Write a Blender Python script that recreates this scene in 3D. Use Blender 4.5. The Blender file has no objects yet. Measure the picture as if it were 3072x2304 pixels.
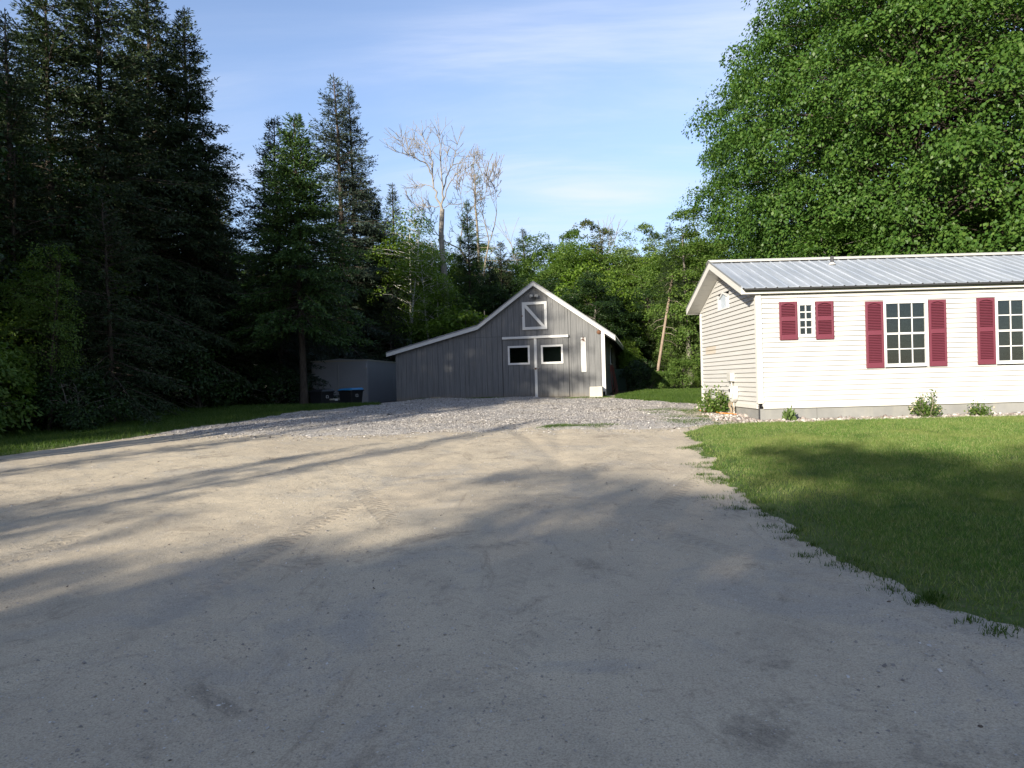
import bpy, math, random
import numpy as np
from mathutils import Vector, Matrix

# ------------------------------------------------------------------ camera, sky, sun, exposure
S = bpy.context.scene
C = S.collection
EYE = Vector((0, 0, 1.55))
ROLL, PITCH = 0.0272, 3.0 / 690
cam_d = bpy.data.cameras.new('camera')
cam = bpy.data.objects.new('camera', cam_d)
C.objects.link(cam)
cam_d.sensor_width = 36.0
cam_d.lens = 690 / 1024 * 36
cam_d.clip_start, cam_d.clip_end = 0.05, 2000
cam.matrix_world = (Matrix.Translation(EYE) @ Matrix.Rotation(math.pi / 2 - PITCH, 4, 'X')
                    @ Matrix.Rotation(-ROLL, 4, 'Z'))
S.camera = cam

SUN_EL, SUN_AZ = 18.5, 33.0          # sun low, behind the viewer's left shoulder
a = math.radians(SUN_AZ); e = math.radians(SUN_EL)
TO_SUN = Vector((-math.sin(a) * math.cos(e), -math.cos(a) * math.cos(e), math.sin(e)))
sun_d = bpy.data.lights.new('sun', 'SUN')
sun_d.energy = 5.0
sun_d.angle = math.radians(0.5)
sun_d.color = (1.0, 0.915, 0.77)
sun = bpy.data.objects.new('sun', sun_d)
C.objects.link(sun)
sun.rotation_euler = TO_SUN.to_track_quat('Z', 'Y').to_euler()
sun.location = (-20, -30, 30)

W = bpy.data.worlds.new('World'); S.world = W
W.use_nodes = True
nt = W.node_tree; nt.nodes.clear()
def wn(t, **k):
    n = nt.nodes.new(t)
    for kk, v in k.items(): setattr(n, kk, v)
    return n
sky = wn('ShaderNodeTexSky', sky_type='NISHITA')
sky.sun_disc = False
sky.sun_elevation = e
sky.sun_rotation = math.radians(180 + SUN_AZ)
sky.altitude = 300
sky.air_density, sky.dust_density, sky.ozone_density = 1.0, 0.5, 1.5
SKY_K = 0.118
tc = wn('ShaderNodeTexCoord')
sep = wn('ShaderNodeSeparateXYZ'); nt.links.new(tc.outputs['Generated'], sep.inputs[0])
def wm(op, a_, b_=None, c_=None, clamp=False):
    n = wn('ShaderNodeMath', operation=op, use_clamp=clamp)
    for i, v in enumerate((a_, b_, c_)):
        if v is None: continue
        if isinstance(v, (int, float)): n.inputs[i].default_value = v
        else: nt.links.new(v, n.inputs[i])
    return n.outputs[0]
zz = wm('MAXIMUM', sep.outputs['Z'], 0.06)
cu = wm('DIVIDE', sep.outputs['X'], wm('ADD', zz, 0.12)); cv = wm('DIVIDE', sep.outputs['Y'], wm('ADD', zz, 0.12))
cxyz = wn('ShaderNodeCombineXYZ'); nt.links.new(cu, cxyz.inputs[0]); nt.links.new(cv, cxyz.inputs[1])
mp = wn('ShaderNodeMapping'); nt.links.new(cxyz.outputs[0], mp.inputs[0])
mp.inputs['Rotation'].default_value = (0, 0, math.radians(22)); mp.inputs['Scale'].default_value = (0.34, 1.25, 1); mp.inputs['Location'].default_value = (3.1, 1.7, 0)
n1 = wn('ShaderNodeTexNoise'); nt.links.new(mp.outputs[0], n1.inputs['Vector'])
n1.inputs['Scale'].default_value = 1.3; n1.inputs['Detail'].default_value = 7; n1.inputs['Roughness'].default_value = 0.62; n1.inputs['Distortion'].default_value = 1.1
n2 = wn('ShaderNodeTexNoise'); nt.links.new(cxyz.outputs[0], n2.inputs['Vector'])
n2.inputs['Scale'].default_value = 0.55; n2.inputs['Detail'].default_value = 3
def wramp(sock, lo, hi):
    n = wn('ShaderNodeMapRange', interpolation_type='SMOOTHSTEP'); nt.links.new(sock, n.inputs[0])
    n.inputs[1].default_value = lo; n.inputs[2].default_value = hi
    return n.outputs[0]
wisp = wm('MULTIPLY', wramp(n1.outputs[0], 0.40, 0.80), wramp(n2.outputs[0], 0.34, 0.66))
veil = wm('ADD', wm('MULTIPLY', wisp, 0.85), wm('MULTIPLY', wramp(n2.outputs[0], 0.36, 0.75), 0.24))
mix = wn('ShaderNodeMix', data_type='RGBA')
nt.links.new(wm('MINIMUM', veil, 0.8), mix.inputs[0])
skyk = wn('ShaderNodeVectorMath', operation='SCALE'); nt.links.new(sky.outputs[0], skyk.inputs[0]); nt.links.new(wm('ADD', wm('MULTIPLY', wramp(sep.outputs['Z'], 0.0, 0.42), 0.42), 0.58), skyk.inputs['Scale'])
tint = wn('ShaderNodeVectorMath', operation='MULTIPLY'); nt.links.new(skyk.outputs[0], tint.inputs[0]); tint.inputs[1].default_value = (1.02, 0.965, 1.03)
nt.links.new(tint.outputs[0], mix.inputs[6])
mix.inputs[7].default_value = (3.4, 3.7, 4.4, 1)
bg = wn('ShaderNodeBackground'); bg.inputs[1].default_value = SKY_K
nt.links.new(mix.outputs[2], bg.inputs[0])
wo = wn('ShaderNodeOutputWorld'); nt.links.new(bg.outputs[0], wo.inputs[0])

S.view_settings.view_transform = 'Standard'
S.view_settings.look = 'None'
S.view_settings.gamma = 1
S.view_settings.use_curve_mapping = False
S.view_settings.exposure = 1.15
S.render.engine = 'CYCLES'
cy = S.cycles
cy.max_bounces = 6; cy.diffuse_bounces = 3; cy.glossy_bounces = 3; cy.transmission_bounces = 4; cy.transparent_max_bounces = 8
cy.sample_clamp_indirect = 6
cy.use_denoising = True
cy.caustics_reflective = cy.caustics_refractive = False

rng = np.random.default_rng(7)
random.seed(7)

# ------------------------------------------------------------------ object helpers
def tag(o, label=None, cat=None, group=None, kind=None):
    if label: o['label'] = label
    if cat: o['category'] = cat
    if group: o['group'] = group
    if kind: o['kind'] = kind
    return o

def empty(name, loc=(0, 0, 0), rz=0.0):
    o = bpy.data.objects.new(name, None); C.objects.link(o)
    o.location = loc; o.rotation_euler = (0, 0, rz); o.empty_display_size = 0.3
    return o

def npmesh(name, v, f, mat, smooth=False):
    """v (n,3), f (m,k) all faces with k corners"""
    me = bpy.data.meshes.new(name)
    v = np.ascontiguousarray(v, np.float32); f = np.ascontiguousarray(f, np.int32)
    m, k = f.shape
    me.vertices.add(len(v)); me.vertices.foreach_set('co', v.ravel())
    me.loops.add(m * k); me.loops.foreach_set('vertex_index', f.ravel())
    me.polygons.add(m); me.polygons.foreach_set('loop_start', np.arange(0, m * k, k, dtype=np.int32))
    me.polygons.foreach_set('loop_total', np.full(m, k, np.int32))
    if smooth: me.polygons.foreach_set('use_smooth', np.ones(m, bool))
    me.update(calc_edges=True)
    if mat: me.materials.append(mat)
    return me

def link(name, me, parent=None):
    o = bpy.data.objects.new(name, me); C.objects.link(o)
    if parent: o.parent = parent
    return o

class MB:
    """collects simple solids into one mesh"""
    def __init__(s): s.v = []; s.f = []
    def add(s, vs, fs):
        b = len(s.v); s.v += [tuple(q) for q in vs]; s.f += [tuple(b + i for i in q) for q in fs]; return s
    def hexa(s, p):          # 8 points: bottom ring 0-3, top ring 4-7
        return s.add(p, [(0, 3, 2, 1), (4, 5, 6, 7), (0, 1, 5, 4), (1, 2, 6, 5), (2, 3, 7, 6), (3, 0, 4, 7)])
    def box(s, x0, x1, y0, y1, z0, z1):
        return s.hexa([(x0, y0, z0), (x1, y0, z0), (x1, y1, z0), (x0, y1, z0), (x0, y0, z1), (x1, y0, z1), (x1, y1, z1), (x0, y1, z1)])
    def prism(s, poly, axis, a0, a1):
        """poly: list of 2d points in the other two axes (in order x,y,z without axis)"""
        def mk(p, t):
            q = list(p); q.insert(axis, t); return tuple(q)
        n = len(poly)
        vs = [mk(p, a0) for p in poly] + [mk(p, a1) for p in poly]
        fs = [tuple(range(n))[::-1], tuple(range(n, 2 * n))] + [(i, (i + 1) % n, n + (i + 1) % n, n + i) for i in range(n)]
        return s.add(vs, fs)
    def tube(s, pts, rad, n=8, caps=True):
        pts = [Vector(p) for p in pts]; m = len(pts)
        if isinstance(rad, (int, float)): rad = [rad] * m
        vs = []
        for i, p in enumerate(pts):
            d = (pts[min(i + 1, m - 1)] - pts[max(i - 1, 0)]).normalized()
            u = d.cross(Vector((0.13, 0.21, 0.97)))
            if u.length < 1e-3: u = d.cross(Vector((1, 0, 0)))
            u.normalize(); w = d.cross(u)
            for k in range(n):
                t = 2 * math.pi * k / n
                vs.append(p + (u * math.cos(t) + w * math.sin(t)) * rad[i])
        fs = [(i * n + k, i * n + (k + 1) % n, (i + 1) * n + (k + 1) % n, (i + 1) * n + k) for i in range(m - 1) for k in range(n)]
        if caps: fs += [tuple(range(n))[::-1], tuple(range((m - 1) * n, m * n))]
        return s.add(vs, fs)
    def build(s, name, mat, parent=None, smooth=False, bevel=0.0):
        me = bpy.data.meshes.new(name); me.from_pydata(s.v, [], s.f); me.materials.append(mat)
        if smooth:
            me.polygons.foreach_set('use_smooth', [True] * len(me.polygons))
        me.update()
        o = link(name, me, parent)
        if bevel:
            b = o.modifiers.new('bevel', 'BEVEL'); b.width = bevel; b.segments = 2; b.limit_method = 'ANGLE'
        return o

# ------------------------------------------------------------------ materials
MATS = {}
class NG:
    def __init__(s, name):
        s.m = bpy.data.materials.new(name); s.m.use_nodes = True
        s.t = s.m.node_tree; s.t.nodes.clear()
        s.out = s.n('ShaderNodeOutputMaterial')
    def n(s, t, **k):
        q = s.t.nodes.new(t)
        for kk, v in k.items(): setattr(q, kk, v)
        return q
    def l(s, a_, b_): s.t.links.new(a_, b_)
    def put(s, sock, v):
        if isinstance(v, bpy.types.NodeSocket): s.l(v, sock)
        elif isinstance(v, (tuple, list)): sock.default_value = tuple(v) + ((1,) if len(v) == 3 and sock.type == 'RGBA' else ())
        else: sock.default_value = v
    def math(s, op, *a_, clamp=False):
        q = s.n('ShaderNodeMath', operation=op, use_clamp=clamp)
        for i, v in enumerate(a_): s.put(q.inputs[i], v)
        return q.outputs[0]
    def co(s, kind='Object', scale=None):
        q = s.n('ShaderNodeTexCoord').outputs[kind]
        if scale:
            m_ = s.n('ShaderNodeMapping'); s.l(q, m_.inputs[0]); m_.inputs['Scale'].default_value = scale; return m_.outputs[0]
        return q
    def pos(s, scale=None):
        q = s.n('ShaderNodeNewGeometry').outputs['Position']
        if scale:
            m_ = s.n('ShaderNodeMapping'); s.l(q, m_.inputs[0]); m_.inputs['Scale'].default_value = scale; return m_.outputs[0]
        return q
    def noise(s, vec, scale, detail=4, rough=0.55, dist=0.0):
        q = s.n('ShaderNodeTexNoise'); s.l(vec, q.inputs['Vector'])
        q.inputs['Scale'].default_value = scale; q.inputs['Detail'].default_value = detail; q.inputs['Roughness'].default_value = rough; q.inputs['Distortion'].default_value = dist
        return q.outputs[0]
    def voro(s, vec, scale, out='Distance', feature='F1'):
        q = s.n('ShaderNodeTexVoronoi', feature=feature); s.l(vec, q.inputs['Vector']); q.inputs['Scale'].default_value = scale
        return q.outputs[out]
    def mr(s, v, a0, a1, b0=0.0, b1=1.0, smooth=True):
        q = s.n('ShaderNodeMapRange', interpolation_type='SMOOTHSTEP' if smooth else 'LINEAR'); s.l(v, q.inputs[0])
        for i, t in enumerate((a0, a1, b0, b1)): q.inputs[1 + i].default_value = t
        return q.outputs[0]
    def mix(s, f, a_, b_, blend='MIX'):
        q = s.n('ShaderNodeMix', data_type='RGBA', blend_type=blend)
        s.put(q.inputs[0], f); s.put(q.inputs[6], a_); s.put(q.inputs[7], b_); return q.outputs[2]
    def ramp(s, v, cols):
        q = s.n('ShaderNodeValToRGB'); s.l(v, q.inputs[0])
        el = q.color_ramp.elements
        while len(el) < len(cols): el.new(0.5)
        for i, (p, c) in enumerate(cols): el[i].position = p; el[i].color = tuple(c) + (1,)
        return q.outputs[0]
    def bump(s, h, strength=0.3, dist=0.01, normal=None):
        q = s.n('ShaderNodeBump'); s.l(h, q.inputs['Height']); q.inputs['Strength'].default_value = strength; q.inputs['Distance'].default_value = dist
        if normal: s.l(normal, q.inputs['Normal'])
        return q.outputs[0]
    def pbr(s, col, rough=0.6, normal=None, metal=0.0, spec=0.5):
        q = s.n('ShaderNodeBsdfPrincipled')
        s.put(q.inputs['Base Color'], col); s.put(q.inputs['Roughness'], rough); s.put(q.inputs['Metallic'], metal); s.put(q.inputs['Specular IOR Level'], spec)
        if normal: s.l(normal, q.inputs['Normal'])
        return q.outputs[0]
    def done(s, sh, name=None):
        s.l(sh, s.out.inputs[0]); return s.m

def rnd_island(g): return g.n('ShaderNodeNewGeometry').outputs['Random Per Island']
def rnd_object(g): return g.n('ShaderNodeObjectInfo').outputs['Random']

def m_paint(name, col, rough=0.45, var=0.12, dirt=0.15, bump=0.1, objvar=0.05, spec=0.4):
    g = NG(name); p = g.pos()
    n = g.noise(p, 1.7, 5, 0.6); f = g.noise(p, 38, 3)
    dark = tuple(c * (1 - var) for c in col)
    c = g.mix(n, dark, col)
    c = g.mix(g.math('MULTIPLY', g.mr(f, 0.55, 0.85), dirt), c, tuple(q * 0.6 for q in col))
    c = g.mix(g.math('MULTIPLY', rnd_object(g), objvar), c, tuple(q * 0.4 for q in col))
    return g.done(g.pbr(c, rough, g.bump(f, bump, 0.004), spec=spec))

def m_siding(name, col):
    g = NG(name); p = g.pos((0.7, 0.7, 6)); q = g.pos()
    st = g.noise(p, 1.4, 5, 0.65)
    c = g.mix(g.mr(st, 0.35, 0.75), tuple(k * 0.92 for k in col), col)
    grime = g.math('MULTIPLY', g.mr(g.noise(q, 2.3, 6, 0.7), 0.56, 0.82), 0.22)
    c = g.mix(grime, c, (col[0] * 0.72, col[1] * 0.66, col[2] * 0.5))
    c = g.mix(g.math('MULTIPLY', rnd_object(g), 0.06), c, (col[0] * .7, col[1] * .66, col[2] * .58))
    wood = g.noise(g.pos((3, 3, 90)), 2.0, 3)
    return g.done(g.pbr(c, 0.5, g.bump(wood, 0.12, 0.003), spec=0.35))

def m_barnwood(name, col):
    g = NG(name); q = g.pos(); p = g.pos((26, 26, 1.2))
    st = g.noise(p, 1.0, 5, 0.6)
    c = g.mix(g.mr(st, 0.3, 0.7), tuple(k * 0.80 for k in col), tuple(k * 1.14 for k in col))
    c = g.mix(g.math('MULTIPLY', g.mr(g.noise(q, 1.1, 5, 0.7), 0.5, 0.8), 0.3), c, (col[0] * 1.35, col[1] * 1.33, col[2] * 1.3))
    c = g.mix(g.math('MULTIPLY', rnd_object(g), 0.14), c, tuple(k * 0.5 for k in col))
    # splash-back dirt just above the ground
    sp = g.n('ShaderNodeSeparateXYZ'); g.l(q, sp.inputs[0])
    low = g.math('MULTIPLY', g.mr(g.math('ADD', sp.outputs[2], g.math('MULTIPLY', g.noise(q, 6, 4), -0.35)), 0.72, 1.0, 1.0, 0.0), 0.55)
    c = g.mix(low, c, (0.16, 0.135, 0.10))
    return g.done(g.pbr(c, 0.75, g.bump(st, 0.35, 0.004), spec=0.25))

def m_leaf(name, cols, trans=0.35, rough=0.5, objvar=0.25, tcol=None, noise_scale=0.35):
    g = NG(name)
    r = rnd_island(g)
    lo, mid, hi = cols
    c = g.ramp(r, [(0.0, lo), (0.5, mid), (1.0, hi)])
    cl = g.noise(g.pos(), noise_scale, 3)
    c = g.mix(g.math('MULTIPLY', g.mr(cl, 0.3, 0.7), 0.45), c, lo)
    c = g.mix(g.math('MULTIPLY', rnd_object(g), objvar), c, tuple(k * 0.55 for k in mid))
    d = g.pbr(c, rough, spec=0.22)
    tr = g.n('ShaderNodeBsdfTranslucent')
    tcv = g.mix(1.0, c, tcol or (1.35, 1.5, 0.5), 'MULTIPLY'); g.l(tcv, tr.inputs[0])
    mx = g.n('ShaderNodeMixShader'); mx.inputs[0].default_value = trans
    g.l(d, mx.inputs[1]); g.l(tr.outputs[0], mx.inputs[2])
    return g.done(mx.outputs[0])

def m_bark(name, c0, c1, sc=(6, 6, 1.2), birch=False):
    g = NG(name); p = g.co('Object', sc)
    n = g.noise(p, 3, 6, 0.7)
    c = g.mix(g.mr(n, 0.3, 0.7), c0, c1)
    if birch:
        b = g.noise(g.co('Object', (3, 3, 26)), 1.2, 4, 0.6)
        c = g.mix(g.mr(b, 0.60, 0.70), c, (0.05, 0.045, 0.04))
    return g.done(g.pbr(c, 0.85, g.bump(n, 0.6, 0.02), spec=0.2))

M = {}
M['siding'] = m_siding('cream_vinyl', (0.485, 0.480, 0.462))
M['patch'] = m_siding('tan_vinyl_patch', (0.47, 0.42, 0.35))
M['trim'] = m_paint('white_trim', (0.56, 0.55, 0.515), 0.4, 0.06, 0.06, 0.04)
M['frame'] = m_paint('white_window_vinyl', (0.60, 0.60, 0.59), 0.35, 0.04, 0.03, 0.02)
M['shutter'] = m_paint('burgundy_shutter', (0.150, 0.034, 0.052), 0.42, 0.18, 0.10, 0.05, 0.10)
M['barn'] = m_barnwood('grey_stained_plywood', (0.135, 0.136, 0.136))
M['barn_back'] = m_paint('dark_wall_backing', (0.03, 0.03, 0.032), 0.9)
M['barn_white'] = m_paint('weathered_white_board', (0.60, 0.595, 0.57), 0.55, 0.22, 0.25, 0.2, 0.08)
M['barn_roof'] = m_paint('barn_roof_metal', (0.22, 0.23, 0.24), 0.4, 0.3, 0.3, 0.1)
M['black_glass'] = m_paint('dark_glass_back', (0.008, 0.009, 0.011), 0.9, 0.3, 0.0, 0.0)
M['steel'] = m_paint('bare_steel', (0.33, 0.32, 0.30), 0.4, 0.3, 0.3, 0.1)
M['rust'] = m_paint('rusty_iron', (0.16, 0.075, 0.04), 0.8, 0.4, 0.3, 0.2)
M['black'] = m_paint('black_plastic', (0.018, 0.019, 0.022), 0.5, 0.3, 0.2, 0.05)
M['blue_lid'] = m_paint('blue_plastic', (0.02, 0.20, 0.42), 0.45, 0.2, 0.15, 0.05)
M['beige'] = m_paint('beige_plastic', (0.30, 0.28, 0.22), 0.5, 0.2, 0.2, 0.05)
M['label_white'] = m_paint('white_sticker', (0.5, 0.5, 0.5), 0.5, 0.1, 0.1, 0.0)
M['meter'] = m_paint('grey_utility_enamel', (0.46, 0.45, 0.42), 0.5, 0.15, 0.2, 0.05)
M['hose'] = m_paint('red_rubber_hose', (0.16, 0.03, 0.02), 0.55, 0.2, 0.2, 0.05)
M['orange'] = m_paint('orange_cord', (0.62, 0.22, 0.04), 0.5, 0.2, 0.1, 0.0)
M['green_board'] = m_paint('dark_green_board', (0.045, 0.085, 0.05), 0.7, 0.3, 0.3, 0.1)
M['trailer'] = m_paint('grey_trailer_skin', (0.28, 0.28, 0.29), 0.45, 0.2, 0.25, 0.05)
M['trailer_trim'] = m_paint('trailer_edge_trim', (0.34, 0.31, 0.26), 0.5, 0.3, 0.3, 0.05)
M['blind'] = m_paint('pale_blind_slat', (0.15, 0.155, 0.145), 0.5, 0.1, 0.0, 0.0)
M['room'] = m_paint('dim_room_lining', (0.012, 0.012, 0.015), 0.9, 0.2, 0.0, 0.0)
M['pipe'] = m_paint('vent_pipe_plastic', (0.05, 0.05, 0.055), 0.5, 0.2, 0.2, 0.0)

def m_roofmetal():
    g = NG('galvalume_roofing'); q = g.pos(); p = g.pos((5, 0.5, 0.5))
    n = g.noise(p, 1.4, 6, 0.65)
    c = g.mix(g.mr(n, 0.3, 0.7), (0.33, 0.365, 0.415), (0.48, 0.51, 0.55))
    s_ = g.mr(g.noise(q, 1.0, 4, 0.6), 0.6, 0.75)
    c = g.mix(g.math('MULTIPLY', s_, 0.35), c, (0.16, 0.19, 0.22))
    c = g.mix(g.math('MULTIPLY', rnd_object(g), 0.12), c, (0.2, 0.2, 0.22))
    return g.done(g.pbr(c, 0.42, g.bump(g.noise(q, 12, 3), 0.08, 0.004), 0.35, 0.4))
M['roof'] = m_roofmetal()

def m_concrete(name, c0, c1):
    g = NG(name); q = g.pos()
    n = g.noise(q, 1.3, 6, 0.65); st = g.noise(g.pos((7, 7, 0.6)), 1.0, 4)
    c = g.mix(g.mr(n, 0.3, 0.7), c0, c1)
    c = g.mix(g.math('MULTIPLY', g.mr(st, 0.52, 0.75), 0.35), c, (c1[0] * 1.15, c1[1] * 1.13, c1[2] * 1.0))
    f = g.noise(q, 60, 4, 0.7)
    return g.done(g.pbr(c, 0.85, g.bump(f, 0.25, 0.004), spec=0.2))
M['skirt'] = m_concrete('grey_skirting', (0.185, 0.185, 0.178), (0.245, 0.242, 0.23))
M['block'] = m_concrete('pale_concrete_block', (0.34, 0.33, 0.29), (0.46, 0.44, 0.38))
M['block_dark'] = m_concrete('mossy_concrete', (0.20, 0.17, 0.12), (0.28, 0.25, 0.19))

def m_glass():
    g = NG('window_glass')
    t = g.n('ShaderNodeBsdfTransparent'); t.inputs[0].default_value = (0.62, 0.68, 0.66, 1)
    gl = g.n('ShaderNodeBsdfGlossy'); gl.inputs['Roughness'].default_value = 0.02; gl.inputs[0].default_value = (0.9, 0.95, 1, 1)
    lw = g.n('ShaderNodeFresnel'); lw.inputs[0].default_value = 1.5
    mx = g.n('ShaderNodeMixShader'); g.l(g.math('ADD', lw.outputs[0], 0.03), mx.inputs[0]); g.l(t.outputs[0], mx.inputs[1]); g.l(gl.outputs[0], mx.inputs[2])
    return g.done(mx.outputs[0])
M['glass'] = m_glass()
def m_frost():
    g = NG('pale_film_glass')
    c = g.mix(g.noise(g.pos(), 2.5, 2), (0.30, 0.36, 0.42), (0.50, 0.55, 0.60))
    return g.done(g.pbr(c, 0.25, spec=0.6))
M['film'] = m_frost()

M['bark_dark'] = m_bark('spruce_bark', (0.028, 0.022, 0.017), (0.085, 0.068, 0.054))
M['bark_grey'] = m_bark('grey_bark', (0.08, 0.072, 0.06), (0.19, 0.175, 0.15))
M['bark_dead'] = m_bark('bleached_dead_wood', (0.15, 0.138, 0.12), (0.31, 0.285, 0.25), birch=True)
M['bark_birch'] = m_bark('white_birch_bark', (0.42, 0.41, 0.37), (0.62, 0.61, 0.56), birch=True)
M['bark_red'] = m_bark('tan_pine_bark', (0.15, 0.11, 0.08), (0.29, 0.23, 0.175))
M['twig'] = m_bark('pale_dry_twigs', (0.13, 0.11, 0.085), (0.26, 0.225, 0.18))

M['n_dark'] = m_leaf('needles_dark', ((0.017, 0.030, 0.013), (0.031, 0.053, 0.020), (0.056, 0.080, 0.030)), 0.12, 0.55, 0.3, (1.2, 1.35, 0.6))
M['n_green'] = m_leaf('needles_fir', ((0.022, 0.050, 0.013), (0.042, 0.088, 0.020), (0.078, 0.128, 0.030)), 0.15, 0.5, 0.2, (1.2, 1.35, 0.6))
M['n_blue'] = m_leaf('needles_grey', ((0.022, 0.038, 0.028), (0.038, 0.058, 0.040), (0.068, 0.088, 0.056)), 0.12, 0.55, 0.2, (1.2, 1.3, 0.8))
M['n_dead'] = m_leaf('needles_brown', ((0.05, 0.028, 0.016), (0.095, 0.055, 0.03), (0.14, 0.09, 0.05)), 0.1, 0.7, 0.2, (1, 1, 0.8))
M['l_maple'] = m_leaf('leaves_maple', ((0.034, 0.080, 0.014), (0.062, 0.132, 0.022), (0.115, 0.185, 0.036)), 0.34, 0.45, 0.15)
M['l_mid'] = m_leaf('leaves_mid', ((0.055, 0.108, 0.020), (0.105, 0.175, 0.034), (0.17, 0.235, 0.056)), 0.42, 0.5, 0.3)
M['l_light'] = m_leaf('leaves_fresh', ((0.080, 0.145, 0.018), (0.135, 0.215, 0.028), (0.20, 0.275, 0.048)), 0.40, 0.45, 0.15)
M['l_pale'] = m_leaf('leaves_pale', ((0.085, 0.135, 0.040), (0.135, 0.195, 0.062), (0.20, 0.26, 0.095)), 0.3, 0.55, 0.2)
M['l_dark'] = m_leaf('leaves_dark', ((0.014, 0.032, 0.010), (0.026, 0.055, 0.013), (0.046, 0.082, 0.020)), 0.28, 0.45, 0.3)
M['l_seed'] = m_leaf('leaves_with_seed', ((0.05, 0.085, 0.02), (0.09, 0.11, 0.035), (0.16, 0.125, 0.06)), 0.3, 0.55, 0.2)
M['flower'] = m_leaf('cream_flowers', ((0.45, 0.42, 0.26), (0.55, 0.5, 0.33), (0.62, 0.42, 0.34)), 0.3, 0.6, 0.0, (1, 1, 1))
def m_lawn():
    g = NG('lawn_blades'); q = g.pos(); r = rnd_island(g)
    c = g.ramp(r, [(0, (0.055, 0.125, 0.020)), (0.5, (0.105, 0.195, 0.034)), (0.82, (0.20, 0.265, 0.075)), (1, (0.42, 0.38, 0.20))])
    c = g.mix(g.math('MULTIPLY', g.mr(g.noise(q, 0.7, 5, 0.65), 0.42, 0.68), 0.6), c, (0.215, 0.245, 0.075))
    c = g.mix(g.math('MULTIPLY', g.mr(g.noise(q, 2.6, 5, 0.7), 0.50, 0.72), 0.55), c, (0.034, 0.098, 0.018))
    c = g.mix(g.math('MULTIPLY', g.mr(g.noise(q, 9, 3, 0.7), 0.52, 0.72), 0.55), c, (0.26, 0.225, 0.10))
    tr = g.n('ShaderNodeBsdfTranslucent'); g.l(g.mix(1.0, c, (1.2, 1.35, 0.6), 'MULTIPLY'), tr.inputs[0])
    mx = g.n('ShaderNodeMixShader'); mx.inputs[0].default_value = 0.35; g.l(g.pbr(c, 0.55, spec=0.3), mx.inputs[1]); g.l(tr.outputs[0], mx.inputs[2])
    return g.done(mx.outputs[0])
M['g_lawn'] = m_lawn()
M['g_verge'] = m_leaf('verge_blades', ((0.035, 0.075, 0.012), (0.065, 0.12, 0.018), (0.12, 0.16, 0.04)), 0.38, 0.5, 0.0, (1.2, 1.35, 0.6), 0.6)

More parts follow.
